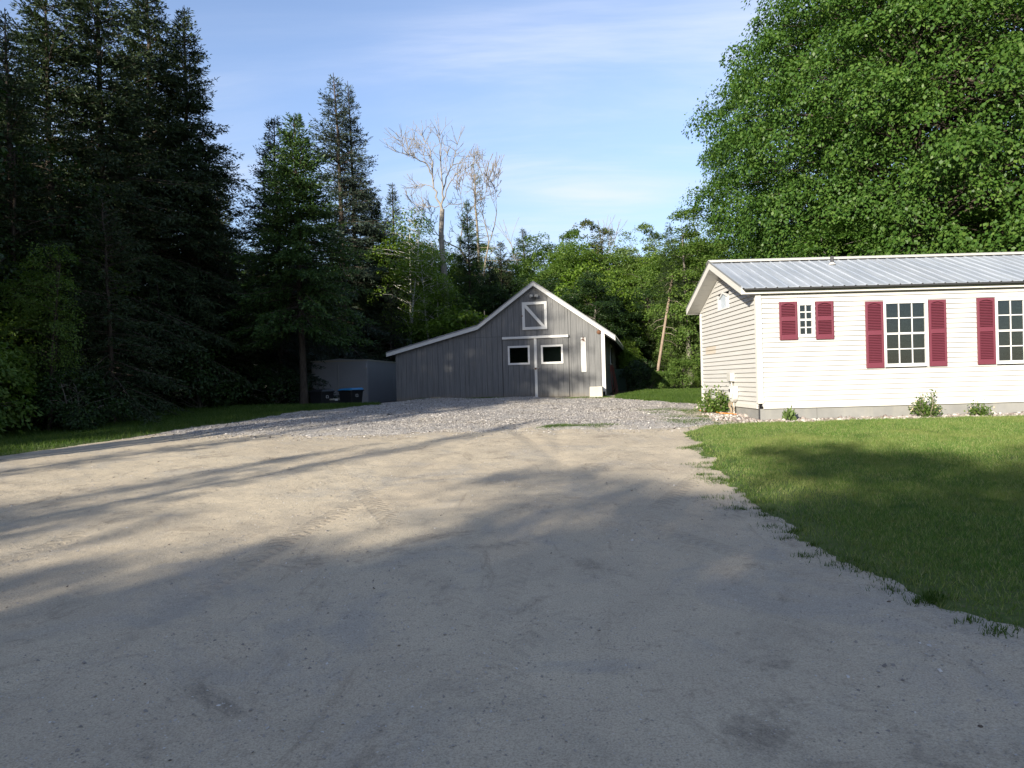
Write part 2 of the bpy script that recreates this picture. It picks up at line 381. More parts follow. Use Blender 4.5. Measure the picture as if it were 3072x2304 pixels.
def m_dirt():
    g = NG('packed_dirt'); q = g.pos()
    big = g.noise(q, 0.33, 5, 0.6, 0.6); med = g.noise(q, 2.1, 6, 0.68, 0.4); fine = g.noise(q, 105, 4, 0.7); grit = g.noise(q, 190, 3, 0.8)
    c = g.mix(g.mr(big, 0.3, 0.7), (0.43, 0.368, 0.280), (0.53, 0.456, 0.340))
    c = g.mix(g.math('MULTIPLY', g.mr(med, 0.50, 0.74), 0.5), c, (0.31, 0.275, 0.22))
    # bluish crushed-stone patches showing through
    pt = g.math('MULTIPLY', g.mr(g.noise(q, 0.75, 6, 0.7, 0.8), 0.50, 0.66), 0.55)
    c = g.mix(pt, c, (0.335, 0.318, 0.285))
    # damp brown tyre scuffs, stretched along the drive
    st = g.noise(g.pos((1.9, 0.35, 1)), 1.6, 6, 0.7, 1.2)
    c = g.mix(g.math('MULTIPLY', g.mr(st, 0.57, 0.76), 0.60), c, (0.185, 0.15, 0.112))
    c = g.mix(g.math('MULTIPLY', g.mr(g.noise(q, 1.15, 7, 0.75, 0.5), 0.55, 0.70), 0.7), c, (0.18, 0.155, 0.125))
    c = g.mix(g.math('MULTIPLY', g.mr(g.noise(g.pos((1.0, 2.2, 1)), 8.0, 6, 0.75, 0.8), 0.58, 0.72), 0.6), c, (0.18, 0.152, 0.12))
    # tyre tracks: pressed tread bars inside bands that wander up the drive, worn away in places
    xyz = g.n('ShaderNodeSeparateXYZ'); g.l(q, xyz.inputs[0]); X_, Y_ = xyz.outputs[0], xyz.outputs[1]
    jit_ = g.math('MULTIPLY', g.math('SUBTRACT', med, 0.5), 0.10); tk = None
    for x0, k, wv, ph, fr in ((-1.9, .10, .40, -1.9, 62), (-.35, .10, .40, -.35, 62), (.9, -.06, .55, .9, 48), (2.1, -.42, .5, 2.0, 70), (-4.6, .25, .40, -4.6, 55), (-2.9, .62, .7, .4, 62), (-5.5, .70, .6, 1.4, 62), (.3, .55, .5, 2.6, 58), (3.1, -.50, .4, 1.1, 66), (-.9, -.30, .6, .9, 52)):
        cx_ = g.math('ADD', g.math('MULTIPLY', Y_, k), g.math('ADD', g.math('MULTIPLY', g.math('SINE', g.math('ADD', g.math('MULTIPLY', Y_, .21), ph)), wv), x0 - 4 * k))
        d_ = g.math('ABSOLUTE', g.math('ADD', g.math('SUBTRACT', X_, cx_), jit_))
        band = g.mr(d_, .135, .10)
        bars = g.mr(g.math('SINE', g.math('ADD', g.math('MULTIPLY', Y_, float(fr)), g.math('MULTIPLY', d_, 55.0))), -.1, .7)
        wear = g.mr(g.noise(g.pos((.55, .33, 1)), 1.0 + abs(ph) * .13, 4, 0.6), 0.40, 0.68)
        t_ = g.math('MULTIPLY', g.math('MULTIPLY', band, wear), g.math('ADD', g.math('MULTIPLY', bars, .7), .3))
        tk = t_ if tk is None else g.math('MAXIMUM', tk, t_)
    c = g.mix(g.math('MULTIPLY', tk, 0.36), c, (0.185, 0.157, 0.125))
    sp = g.n('ShaderNodeTexVoronoi', feature='F1'); g.l(q, sp.inputs['Vector']); sp.inputs['Scale'].default_value = 62
    w = g.n('ShaderNodeSeparateColor'); g.l(sp.outputs['Color'], w.inputs[0])
    peb = g.math('MULTIPLY', g.mr(sp.outputs['Distance'], 0.34, 0.22), g.math('GREATER_THAN', w.outputs[0], 0.8))
    c = g.mix(g.math('MULTIPLY', peb, 0.7), c, g.ramp(w.outputs[1], [(0.0, (0.20, 0.19, 0.175)), (0.6, (0.36, 0.335, 0.30)), (1.0, (0.60, 0.57, 0.52))]))
    c = g.mix(g.mr(fine, 0.40, 0.68, 0.0, 0.85), c, g.mix(1.0, c, (0.62, 0.61, 0.60), 'MULTIPLY'))
    c = g.mix(g.mr(grit, 0.52, 0.76, 0.0, 0.75), c, g.mix(1.0, c, (1.5, 1.48, 1.45), 'MULTIPLY'))
    h = g.math('ADD', g.math('SUBTRACT', g.math('MULTIPLY', fine, 0.8), tk), g.math('ADD', g.math('MULTIPLY', peb, 0.5), g.math('MULTIPLY', grit, 0.25)))
    b1 = g.bump(h, 0.55, 0.010)
    b2 = g.bump(g.noise(q, 7, 5, 0.7), 0.35, 0.03, b1)
    return g.done(g.pbr(c, 0.95, b2, spec=0.12))
M['dirt'] = m_dirt()
def m_gravelbed():
    g = NG('gravel_bed'); q = g.pos()
    v = g.n('ShaderNodeTexVoronoi', feature='F1'); g.l(q, v.inputs['Vector']); v.inputs['Scale'].default_value = 45
    sc = g.n('ShaderNodeSeparateColor'); g.l(v.outputs['Color'], sc.inputs[0])
    c = g.ramp(sc.outputs[0], [(0, (0.19, 0.18, 0.17)), (0.5, (0.34, 0.32, 0.295)), (1, (0.54, 0.50, 0.46))])
    c = g.mix(g.mr(g.noise(q, 0.8, 5, 0.7), 0.45, 0.65, 0, 0.75), c, (0.42, 0.37, 0.295))
    return g.done(g.pbr(c, 0.9, g.bump(v.outputs['Distance'], 0.8, 0.03), spec=0.15))
M['gravel_bed'] = m_gravelbed()
def m_stone(name, cols):
    g = NG(name)
    c = g.ramp(rnd_island(g), cols)
    c = g.mix(g.math('MULTIPLY', g.noise(g.pos(), 40, 3), 0.3), c, (0.2, 0.18, 0.16))
    return g.done(g.pbr(c, 0.85, spec=0.2))
M['stones'] = m_stone('crushed_stone', [(0, (0.085, 0.08, 0.08)), (0.3, (0.24, 0.225, 0.215)), (0.7, (0.42, 0.385, 0.35)), (1, (0.72, 0.67, 0.61))])
M['border'] = m_stone('river_stone', [(0, (0.13, 0.105, 0.09)), (0.35, (0.25, 0.21, 0.19)), (0.7, (0.35, 0.31, 0.28)), (1, (0.55, 0.52, 0.48))])
M['pebble'] = m_stone('drive_pebble', [(0, (0.20, 0.18, 0.16)), (0.5, (0.34, 0.31, 0.27)), (0.9, (0.44, 0.41, 0.37)), (1, (0.62, 0.60, 0.56))])
def m_soil(name, c0, c1, c2):
    g = NG(name); q = g.pos()
    n = g.noise(q, 0.6, 6, 0.7); f = g.noise(q, 22, 5, 0.75)
    c = g.mix(g.mr(n, 0.35, 0.65), c0, c1); c = g.mix(g.mr(f, 0.45, 0.7, 0, 0.8), c, c2)
    return g.done(g.pbr(c, 0.95, g.bump(f, 0.7, 0.03), spec=0.1))
M['floor'] = m_soil('forest_floor', (0.035, 0.032, 0.020), (0.06, 0.055, 0.03), (0.03, 0.045, 0.016))
M['turf'] = m_soil('turf_soil', (0.06, 0.10, 0.028), (0.095, 0.13, 0.04), (0.14, 0.13, 0.07))

# ------------------------------------------------------------------ terrain
def sst(a_, b_, x):
    t = np.clip((x - a_) / (b_ - a_), 0, 1); return t * t * (3 - 2 * t)
def P(x, y):
    x = np.asarray(x, float); y = np.asarray(y, float)
    yy = np.clip(y, 0, 34); p = .043 * yy - .00018 * yy * yy + .02 * np.clip(y, -8, 0)
    return p - .6 * sst(3.0, 6.5, -x) * sst(23, 26, y) * (1 - sst(8, 11, -x))
def Pz(x, y): return float(P(x, y))
def hashn(ix, iy, s):
    h = (ix.astype(np.int64) * 374761393 + iy.astype(np.int64) * 668265263 + s * 974711) & 0x7fffffff
    h = ((h ^ (h >> 13)) * 1274126177) & 0x7fffffff
    return ((h ^ (h >> 16)) & 0xffff) / 65535.0
def vnoise(x, y, s=0):
    ix = np.floor(x); iy = np.floor(y); fx = x - ix; fy = y - iy
    fx = fx * fx * (3 - 2 * fx); fy = fy * fy * (3 - 2 * fy)
    a_ = hashn(ix, iy, s); b_ = hashn(ix + 1, iy, s); c_ = hashn(ix, iy + 1, s); d_ = hashn(ix + 1, iy + 1, s)
    return (a_ * (1 - fx) + b_ * fx) * (1 - fy) + (c_ * (1 - fx) + d_ * fx) * fy
def fbm(x, y, s=0, o=4):
    t = 0; am = .5; n = 0
    for i in range(o):
        t = t + am * vnoise(x * 2 ** i + 17.3 * i, y * 2 ** i - 9.1 * i, s + i); n += am; am *= .5
    return t / n
def sdist(poly, x, y):
    """signed distance, positive inside"""
    poly = np.array(poly, float); ins = np.zeros(x.shape, bool); dm = np.full(x.shape, 1e9)
    for i in range(len(poly)):
        x0, y0 = poly[i - 1]; x1, y1 = poly[i]
        dx, dy = x1 - x0, y1 - y0
        t = np.clip(((x - x0) * dx + (y - y0) * dy) / (dx * dx + dy * dy), 0, 1)
        dm = np.minimum(dm, np.hypot(x - x0 - t * dx, y - y0 - t * dy))
        c = ((y0 > y) != (y1 > y)); xi = x0 + (y - y0) * dx / (dy if dy else 1e-9)
        ins ^= c & (x < xi)
    return np.where(ins, dm, -dm)

def grid(name, xs, ys, zf, mat):
    X, Y = np.meshgrid(xs, ys); Z = zf(X, Y)
    v = np.stack([X, Y, Z], -1).reshape(-1, 3); nx = len(xs); ny = len(ys)
    i = (np.arange(ny - 1)[:, None] * nx + np.arange(nx - 1)[None]).ravel()
    f = np.stack([i, i + 1, i + nx + 1, i + nx], 1)
    o = link(name, npmesh(name, v, f, mat, True)); o['kind'] = 'structure'
    return o

far = np.array([-900, -400, -200, -120, -80, -60, -45, -34, -28, -24])
gx = np.concatenate([far, np.arange(-20, 20.1, 1.0), -far[::-1]])
gy = np.concatenate([far, np.arange(-20, 44.1, 1.0), np.array([48, 54, 60, 70, 90, 120, 200, 400, 900])])
LAWN = [(2.62, 3.62), (2.45, 3.98), (2.44, 4.41), (2.34, 4.95), (2.33, 5.5), (2.36, 6.03), (2.38, 7.0), (2.5, 7.92), (2.62, 9.2), (2.85, 10.6), (3.02, 11.2), (3.02, 12.1), (3.35, 12.9),
        (3.75, 13.55), (4.4, 13.75), (5.2, 13.85), (8, 13.88), (16, 13.9), (16, -9), (3.6, -9), (3.0, 0), (2.8, 2.4)]
GRAVEL = [(-7.9, 15.1), (-5.6, 14.2), (-3.5, 13.7), (-1.6, 13.9), (0, 13.95), (1.6, 13.7), (3.2, 13.4), (4.1, 13.9), (4.25, 15), (4.05, 16.2), (4.35, 17.4), (5.3, 18.6), (4.7, 20.2), (3.5, 22.3), (2.3, 23.0),
          (0.5, 24.5), (-2, 25.2), (-4.0, 25.7), (-4.4, 25.3), (-4.6, 23.6), (-4.2, 22.7), (-6.25, 20.3), (-7.1, 17.6)]
VERGE = [(-8.92, 11.9), (-7.77, 15.1), (-6.9, 17.7), (-6.25, 20.2), (-4.3, 22.6), (-4.6, 24), (-4.8, 25.6), (-8, 27.5), (-13, 27), (-12.6, 22), (-12.3, 17.5), (-13, 13), (-14, 8), (-10.0, 8.2)]
BACK = [(3.4, 22.55), (4.6, 20.1), (5.4, 18.7), (8, 18.9), (12, 19.2), (15, 21), (12, 26), (8, 27), (5.2, 27), (3.7, 24.2)]
def wob(x, y, s, k=.16): return (fbm(x * 2.3, y * 2.3, s) - .5) * 2 * k + (vnoise(x * 9, y * 9, s + 9) - .5) * .10
def z_ground(x, y):
    t = (fbm(x * .5, y * .5, 3) - .5) * .12 * sst(26, 34, np.hypot(x, y - 5))
    return P(x, y) - .07 + t
grid('ground', gx, gy, z_ground, M['floor'])

def z_drive(x, y):
    z = P(x, y) + (fbm(x * 1.1, y * 1.1, 21, 4) - .5) * .022 + (fbm(x * 5, y * 5, 22, 3) - .5) * .022 + (vnoise(x * 13, y * 13, 25) - .5) * .007
    # shallow wheel ruts curving up the drive
    for x0, k in ((-1.9, .10), (-.35, .10), (.9, -.06), (-4.6, .25)):
        d = x - (x0 + k * (y - 4) + .4 * np.sin(y * .21 + x0))
        tread = 1 + .35 * np.sin(y * 26 + x0 * 9) * vnoise(x * .8, y * .5, 31)
        z = z - .018 * np.exp(-(d / .13) ** 2) * tread * sst(.35, .6, vnoise(x * .35 + 5, y * .22, 41))
    ed = sdist([(-30, -40), (-10.2, 8), (-8.9, 12), (-7.8, 15), (-6.3, 20.3), (-4.4, 22.6), (-4.5, 26), (3, 26), (6, 20), (16, 18), (16, -40)], x, y)
    return z + np.clip(ed * .4, -.12, 0)
dx_ = np.concatenate([np.arange(-30, -11, 1.0), np.arange(-11, 4.4, .07), np.arange(4.5, 14, .6)])
dy_ = np.concatenate([np.arange(-38, 1.4, .6), np.arange(1.5, 9, .065), np.arange(9, 15.5, .09), np.arange(15.6, 27, .3)])
grid('driveway', dx_, dy_, z_drive, M['dirt'])
gr_hill = lambda x, y: P(x, y) + .012
def z_gravel(x, y):
    s = sdist(GRAVEL, x, y) + wob(x, y, 51, .5)
    return P(x, y) + np.clip(s * .12, -.09, .035) + (fbm(x * 2, y * 2, 52) - .5) * .05
grid('gravel_yard', np.arange(-8.8, 6.2, .12), np.arange(12.6, 26.6, .12), z_gravel, M['gravel_bed'])
def z_lawn(x, y):
    s = sdist(LAWN, x, y) + wob(x, y, 61)
    return P(x, y) + np.clip(s * .25, -.10, .022) + (fbm(x * 1.4, y * 1.4, 62) - .5) * .03
grid('lawn', np.concatenate([np.arange(1.6, 6, .09), np.arange(6, 16.2, .2)]), np.concatenate([np.arange(-9.5, 1.5, .3), np.arange(1.5, 14.2, .09)]), z_lawn, M['turf'])
def z_verge(x, y):
    s = sdist(VERGE, x, y) + wob(x, y, 71, .25)
    return P(x, y) + np.clip(s * .25, -.10, .02) + (fbm(x, y, 72) - .5) * .05
grid('grass_verge', np.arange(-14.5, -3.6, .15), np.arange(7, 28, .15), z_verge, M['turf'])
def z_back(x, y):
    s = sdist(BACK, x, y) + wob(x, y, 81, .25)
    return P(x, y) + np.clip(s * .25, -.10, .02) + (fbm(x, y, 82) - .5) * .04
grid('back_lawn', np.arange(2.6, 16, .25), np.arange(17.5, 28, .25), z_back, M['turf'])

# ---- grass blades, stones (nobody could count them)
def in_view(x, y, m=1.6):
    return (np.abs(x) < .76 * y + m) & (y > 1.0)
def blades(name, pts_xy, zf, h, w, mat, label):
    n = len(pts_xy); x, y = pts_xy[:, 0], pts_xy[:, 1]; z = zf(x, y)
    az = rng.uniform(0, 2 * np.pi, n); hh = h * rng.uniform(.55, 1.3, n); ww = w * rng.uniform(.7, 1.4, n)
    le = hh * rng.uniform(.1, .9, n); la = rng.uniform(0, 2 * np.pi, n)
    b = np.stack([x, y, z - .008], 1); s = np.stack([np.cos(az) * ww, np.sin(az) * ww, np.zeros(n)], 1) * .5
    t = b + np.stack([np.cos(la) * le, np.sin(la) * le, hh], 1)
    v = np.stack([b - s, b + s, t], 1).reshape(-1, 3)
    o = link(name, npmesh(name, v, np.arange(3 * n).reshape(n, 3), mat)); tag(o, label, 'grass', None, 'stuff')
    return o
def scatter(poly, bb, n, dens=None, noise_seed=0, edge=0.0):
    x = rng.uniform(bb[0], bb[1], n); y = rng.uniform(bb[2], bb[3], n)
    s = sdist(poly, x, y) + wob(x, y, noise_seed)
    k = (s > edge) & in_view(x, y)
    if dens is not None: k &= rng.uniform(0, 1, n) < dens(x, y, s)
    return np.stack([x[k], y[k]], 1)
pl = scatter(LAWN, (2, 13, 1, 13.95), 1150000, lambda x, y, s: np.clip(1.45 - y / 26, .5, 1) * np.clip(.22 + s * 1.5, .15, 1) * np.clip(fbm(x * 1.7, y * 1.7, 5) * 1.9, .45, 1), 61, -.03)
blades('lawn_grass', pl, z_lawn, .042, .0062, M['g_lawn'], 'short mown green grass covering the lawn in front of the house')
pv = scatter(VERGE, (-14.5, -4, 8, 27.5), 330000, lambda x, y, s: np.clip(.5 + s, .2, 1) * .6, 71, -.08)
blades('verge_grass', pv, z_verge, .085, .012, M['g_verge'], 'rough grass along the left edge of the dirt drive below the woods')
pb = scatter(BACK, (3, 15, 18, 27), 130000, None, 81, -.05)
blades('back_grass', pb, z_back, .07, .014, M['g_verge'], 'grass strip between the gravel and the woods right of the barn')
# loose tufts in the drive beside the lawn, on the gravel and along the barn
tuf = []
for i in range(60):
    t = random.random(); yy = 3.6 + t * 8.2
    xl = float(np.interp(yy, [3.6, 4.4, 5, 6, 8, 11.2, 12], [2.6, 2.44, 2.34, 2.36, 2.5, 3.0, 3.0]))
    tuf.append((xl - abs(random.gauss(0.0, .14)), yy, random.uniform(.02, .09)))
for i in range(60): tuf.append((random.uniform(3.3, 4.9), random.uniform(13.6, 17.6), random.uniform(.05, .22)))
for i in range(26): tuf.append((random.uniform(.6, 2.1), random.gauss(14.0, .12), random.uniform(.05, .16)))
for i in range(22): tuf.append((random.gauss(-.95, .35), random.gauss(24.45, .05), random.uniform(.05, .15)))
for i in range(14): tuf.append((random.uniform(-4.4, -3.2), random.uniform(25.05, 25.25), random.uniform(.05, .15)))
for i in range(30): tuf.append((random.uniform(1.6, 3.4), random.gauss(23.5, .25), random.uniform(.05, .2)))
tp = np.concatenate([np.stack([rng.normal(x, r * 1.2, int(40 + 520 * r)), rng.normal(y, r * .8, int(40 + 520 * r))], 1) for x, y, r in tuf])
blades('loose_grass_tufts', tp, lambda x, y: np.maximum(z_drive(x, y), np.maximum(z_gravel(x, y), z_lawn(x, y))), .04, .007, M['g_verge'], 'loose grass tufts at the ragged edge of the drive and in the gravel')

ICO_V = np.array([(0, 0, 1), (.894, 0, .447), (.276, .851, .447), (-.724, .526, .447), (-.724, -.526, .447), (.276, -.851, .447), (.724, .526, -.447), (-.276, .851, -.447), (-.894, 0, -.447), (-.276, -.851, -.447), (.724, -.526, -.447), (0, 0, -1)])
ICO_F = np.array([(0, 1, 2), (0, 2, 3), (0, 3, 4), (0, 4, 5), (0, 5, 1), (1, 6, 2), (2, 7, 3), (3, 8, 4), (4, 9, 5), (5, 10, 1), (1, 10, 6), (2, 6, 7), (3, 7, 8), (4, 8, 9), (5, 9, 10)])
OCT_V = np.array([(1, 0, 0), (0, 1, 0), (-1, 0, 0), (0, -1, 0), (0, 0, 1.0)]); OCT_F = np.array([(0, 1, 4), (1, 2, 4), (2, 3, 4), (3, 0, 4)])
def stones(name, xy, zf, size, mat, label, ico=False, flat=.7):
    n = len(xy); V, F = (ICO_V, ICO_F) if ico else (OCT_V, OCT_F)
    r = size * np.exp(rng.normal(0, .35, n)) * .5
    sc = np.stack([r * rng.uniform(.75, 1.35, n), r * rng.uniform(.75, 1.35, n), r * flat * rng.uniform(.6, 1.3, n)], 1)
    v = V[None] * (1 + rng.uniform(-.28, .28, (n, len(V), 1))) * sc[:, None]
    a_ = rng.uniform(0, 2 * np.pi, n); ca, sa = np.cos(a_)[:, None], np.sin(a_)[:, None]
    tl = rng.normal(0, .35, (n, 2))
    x_ = v[..., 0] * ca - v[..., 1] * sa; y_ = v[..., 0] * sa + v[..., 1] * ca; z_ = v[..., 2] + x_ * tl[:, :1] + y_ * tl[:, 1:]
    v = np.stack([x_ + xy[:, :1], y_ + xy[:, 1:], z_ + (zf(xy[:, 0], xy[:, 1]) + (sc[:, 2] * .25 if ico else 0))[:, None]], -1)
    f = F[None] + (np.arange(n) * len(V))[:, None, None]
    o = link(name, npmesh(name, v.reshape(-1, 3), f.reshape(-1, 3), mat)); tag(o, label, 'gravel', None, 'stuff'); return o
def gdens(x, y, s): return np.clip(.42 + s * .40, 0, .85) * np.clip(fbm(x * 1.2, y * 1.2, 53) * 2.2 - .35, .10, 1)
pg = scatter(GRAVEL, (-8.6, 5.6, 12.8, 26), 175000, gdens, 51, -1.3)
stones('crushed_gravel', pg, lambda x, y: np.maximum(z_gravel(x, y), z_drive(x, y)), .023, M['stones'], 'crushed grey gravel spread before the barn doors', flat=.6)
pp = []
n_ = 42000; x_ = rng.uniform(-10, 3.2, n_); y_ = 1.6 + 11.5 * rng.uniform(0, 1, n_) ** 1.3
k_ = (sdist(LAWN, x_, y_) < .1) & in_view(x_, y_) & (rng.uniform(0, 1, n_) < np.clip(fbm(x_ * .9, y_ * .9, 91) * 2.4 - .6, .06, 1))
stones('drive_pebbles', np.stack([x_[k_], y_[k_]], 1), z_drive, .010, M['pebble'], 'small pebbles and grit loose on the dirt drive', flat=.8)
BORD = [(5.1, 14.35), (5.1, 18.4), (4.9, 18.4), (4.55, 16.2), (4.25, 14.6), (4.9, 13.92), (5.6, 13.80), (9, 13.84), (15.4, 13.84), (15.4, 14.35)]
x_ = rng.uniform(4, 15.4, 30000); y_ = rng.uniform(13.6, 18.4, 30000)
k_ = (sdist(BORD, x_, y_) + wob(x_, y_, 95, .12) > -.03) & (rng.uniform(0, 1, 30000) < .62)
stones('border_stones', np.stack([x_[k_], y_[k_]], 1), lambda x, y: np.maximum(P(x, y) + .01, z_lawn(x, y)), .047, M['border'], 'pale river stones edging the foot of the house', ico=True, flat=.75)
# clods, dead leaves and bark chips on the drive
n_ = 36; x_ = rng.uniform(-6, 2.6, n_); y_ = 2.2 + 10 * rng.uniform(0, 1, n_) ** 1.2
k_ = sdist(LAWN, x_, y_) < -.1
stones('drive_clods', np.stack([x_[k_], y_[k_]], 1), z_drive, .016, m_stone('clod_soil', [(0, (.045, .035, .028)), (1, (.15, .12, .09))]), 'dark clods and bark chips scattered on the dirt drive', ico=True, flat=.45)

# ------------------------------------------------------------------ the house
HY0, HY1, HX0, HX1 = 14.30, 18.52, 5.12, 15.3
ZB, ZT = 0.86, 3.22
house = empty('house', (HX0, HY0, Pz(HX0, HY0)))
tag(house, 'cream sided single storey house with burgundy shutters and metal roof', 'house')
HO = Vector(house.location)
def hp(mb, name, mat, parent=house, **k):        # shapes are given in world axes; house has no rotation
    if parent is house: mb.v = [tuple(Vector(q) - HO) for q in mb.v]
    o = mb.build(name, mat, parent, **k); return o
def hsub(mb, name, mat, parent, **k):
    mb.v = [tuple(Vector(q) - HO) for q in mb.v]
    return mb.build(name, mat, parent, **k)
RIDY = (HY0 + HY1) / 2; OV = .36; EY0, EY1 = HY0 - .10, HY1 + .10
PIT = .40
def roofz(y): return 3.35 + PIT * (min(y - EY0, EY1 - y))        # top of the roof deck
# inner shell keeps the house closed (windows sit in front of shallow rooms)
OPEN_F = [(5.955, 6.265, 2.32, 2.985), (7.735, 8.605, 1.665, 2.97), (10.045, 10.915, 1.665, 2.97)]
shell = MB()
shell.box(HX0 + .05, HX1, HY0 + .35, HY1 - .04, ZB, ZT)
for x0, x1 in ((HX0 + .03, 5.955), (6.265, 7.735), (8.605, 10.045), (10.915, HX1)): shell.box(x0, x1, HY0 + .02, HY0 + .349, ZB, ZT)
for x0, x1, z0, z1 in OPEN_F:
    shell.box(x0, x1, HY0 + .02, HY0 + .349, ZB, z0); shell.box(x0, x1, HY0 + .02, HY0 + .349, z1, ZT)
shell.prism([(HY0 + .06, ZT + .001), (HY1 - .06, ZT + .001), (RIDY, roofz(RIDY) - .14)], 0, HX0 + .05, HX1)
hp(shell, 'wall_core', M['room'])
# front siding, one object per course, cut round the windows
EXP = .1016
def board_front(x0, x1, z):
    mb = MB(); t, b = z + EXP + .006, z
    mb.hexa([(x0, HY0 - .030, b), (x1, HY0 - .030, b), (x1, HY0 + .012, b), (x0, HY0 + .012, b), (x0, HY0 - .001, t), (x1, HY0 - .001, t), (x1, HY0 + .012, t), (x0, HY0 + .012, t)])
    return mb
nc = int((ZT - ZB) / EXP)
for i in range(nc):
    z = ZB + .02 + i * EXP
    segs = [(HX0 + .06, HX1)]
    for x0, x1, z0, z1 in OPEN_F:
        if z + EXP > z0 and z < z1:
            new = []
            for s0, s1 in segs:
                if x0 > s0 and x1 < s1: new += [(s0, x0), (x1, s1)]
                else: new.append((s0, s1))
            segs = new
    for s0, s1 in segs: hp(board_front(s0, s1, z), 'siding_board', M['siding'])
GW = [(16.93, 3.12), (16.93, 3.40), (16.52, 3.54), (16.10, 3.40), (16.10, 3.12)]    # gable window outline (y, z)
def gab_top(y): return roofz(y) - .16
i = 0
while True:
    z = ZB + .02 + i * EXP; i += 1
    t = z + EXP + .004
    y0, y1 = HY0 + .05, HY1 - .05
    if z > gab_top(RIDY) - .05: break
    if t > ZT:      # clip to gable slopes
        zz_ = min(t, gab_top(RIDY)); d = (z + .05 - (3.35 - .16)) / PIT
        y0 = max(y0, EY0 + d); y1 = min(y1, EY1 - d)
    def seg(a0, a1, mb):
        mb.hexa([(HX0 - .028, a1, z), (HX0 - .028, a0, z), (HX0 + .012, a0, z), (HX0 + .012, a1, z), (HX0 - .001, a1, t), (HX0 - .001, a0, t), (HX0 + .012, a0, t), (HX0 + .012, a1, t)])
    mb = MB()
    if 3.08 < z < 3.50:
        seg(y0, 16.08, mb); hp(mb, 'siding_board', M['siding'])
        mb = MB(); seg(16.95, y1, mb); hp(mb, 'siding_board', M['siding'])
    elif 2.03 < z < 2.23:
        seg(y0, 17.2, mb); hp(mb, 'siding_board', M['siding'])
        mb = MB(); seg(18.1, y1, mb); hp(mb, 'siding_board', M['siding'])
        m2 = MB(); seg(17.2, 18.1, m2); o = hp(m2, 'siding_board', M['patch']); o['label'] = 'tan replacement piece in the end wall siding'
    else:
        seg(y0, y1, mb); hp(mb, 'siding_board', M['siding'])
# corner posts
mb = MB(); mb.box(HX0 - .040, HX0 + .075, HY0 - .042, HY0 + .075, ZB + .08, ZT); hp(mb, 'corner_post', M['trim'], bevel=.006)
mb = MB(); mb.box(HX0 - .040, HX0 + .05, HY1 - .075, HY1 + .02, ZB + .03, ZT - .02); hp(mb, 'corner_post', M['trim'], bevel=.006)
mb = MB(); mb.box(HX0 + .076, HX1, HY0 - .034, HY0 + .01, ZB - .03, ZB + .055); hp(mb, 'starter_trim', M['trim'], bevel=.004)
mb = MB(); mb.box(HX0 - .032, HX0 + .01, HY0 + .076, HY1 - .076, ZB - .03, ZB + .055); hp(mb, 'starter_trim', M['trim'], bevel=.004)
# skirting
for x0, x1 in ((HX0, 6.303), (6.309, 8.634), (8.640, 8.710), (8.716, 11.1), (11.106, 13.5), (13.506, HX1)):
    mb = MB(); mb.box(x0 + .002, x1, HY0 + .004, HY0 + .05, .35, ZB - .03); hp(mb, 'skirting_panel', M['skirt'])
for y0, y1 in ((HY0 + .06, 16.2), (16.206, 17.5), (17.506, HY1)):
    mb = MB(); mb.box(HX0 + .004, HX0 + .05, y0, y1, .4, ZB - .03); hp(mb, 'skirting_panel', M['skirt'])
mb = MB(); mb.box(HX0 - .008, HX0 + .003, HY0 - .006, HY0 + .055, .42, ZB + .06); hp(mb, 'corner_gap_strip', M['pipe'])
# roof panels with ribs
PW = .9144
def rib_profile(x0, x1):
    pts = []; x = x0
    while x < x1 - 1e-4:
        pts += [(x, .0), (x + .012, .019), (x + .030, .019), (x + .042, .0)]
        pts.append((min(x + .2286, x1), .0) if x + .2286 >= x1 - 1e-4 else (x + .13, .002)); x += .2286
    return pts
x = HX0 - OV
while x < HX1 + .2:
    x1 = min(x + PW, HX1 + .3)
    for side in (0, 1):
        pr = rib_profile(x, x1); vs = []; n = len(pr)
        for (yy, base) in ((EY0 - .11 if side == 0 else EY1 + .11, None), (RIDY, None)):
            zz_ = 3.35 + PIT * ((yy - EY0) if side == 0 else (EY1 - yy)) + .012
            vs += [(px, yy, zz_ + h) for px, h in pr]
        vs += [(px, yy_, z_ - .010) for (px, yy_, z_) in vs]
        fs = [(k, k + 1, n + k + 1, n + k) for k in range(n - 1)] + [(2 * n + k + 1, 2 * n + k, 3 * n + k, 3 * n + k + 1) for k in range(n - 1)] + [(k + 1, k, 2 * n + k, 2 * n + k + 1) for k in range(n - 1)]
        mb = MB().add(vs, fs); hp(mb, 'roof_panel', M['roof'])
    x += PW
mb = MB(); mb.prism([(EY0 - .105, 3.35 - .105 * PIT - .036), (EY0 - .013, 3.35 - .013 * PIT - .030), (EY0 - .013, 3.35 - .013 * PIT - .002), (EY0 - .105, 3.35 - .105 * PIT - .002)], 0, HX0 - OV + .03, HX1 + .28)
hp(mb, 'drip_edge', M['barn_back'])
zr = roofz(RIDY) + .035
mb = MB(); mb.prism([(RIDY - .20, zr - .055), (RIDY, zr + .025), (RIDY + .20, zr - .055), (RIDY + .20, zr - .062), (RIDY, zr + .012), (RIDY - .20, zr - .062)], 0, HX0 - OV - .02, HX1 + .3)
hp(mb, 'ridge_cap', M['trim'])
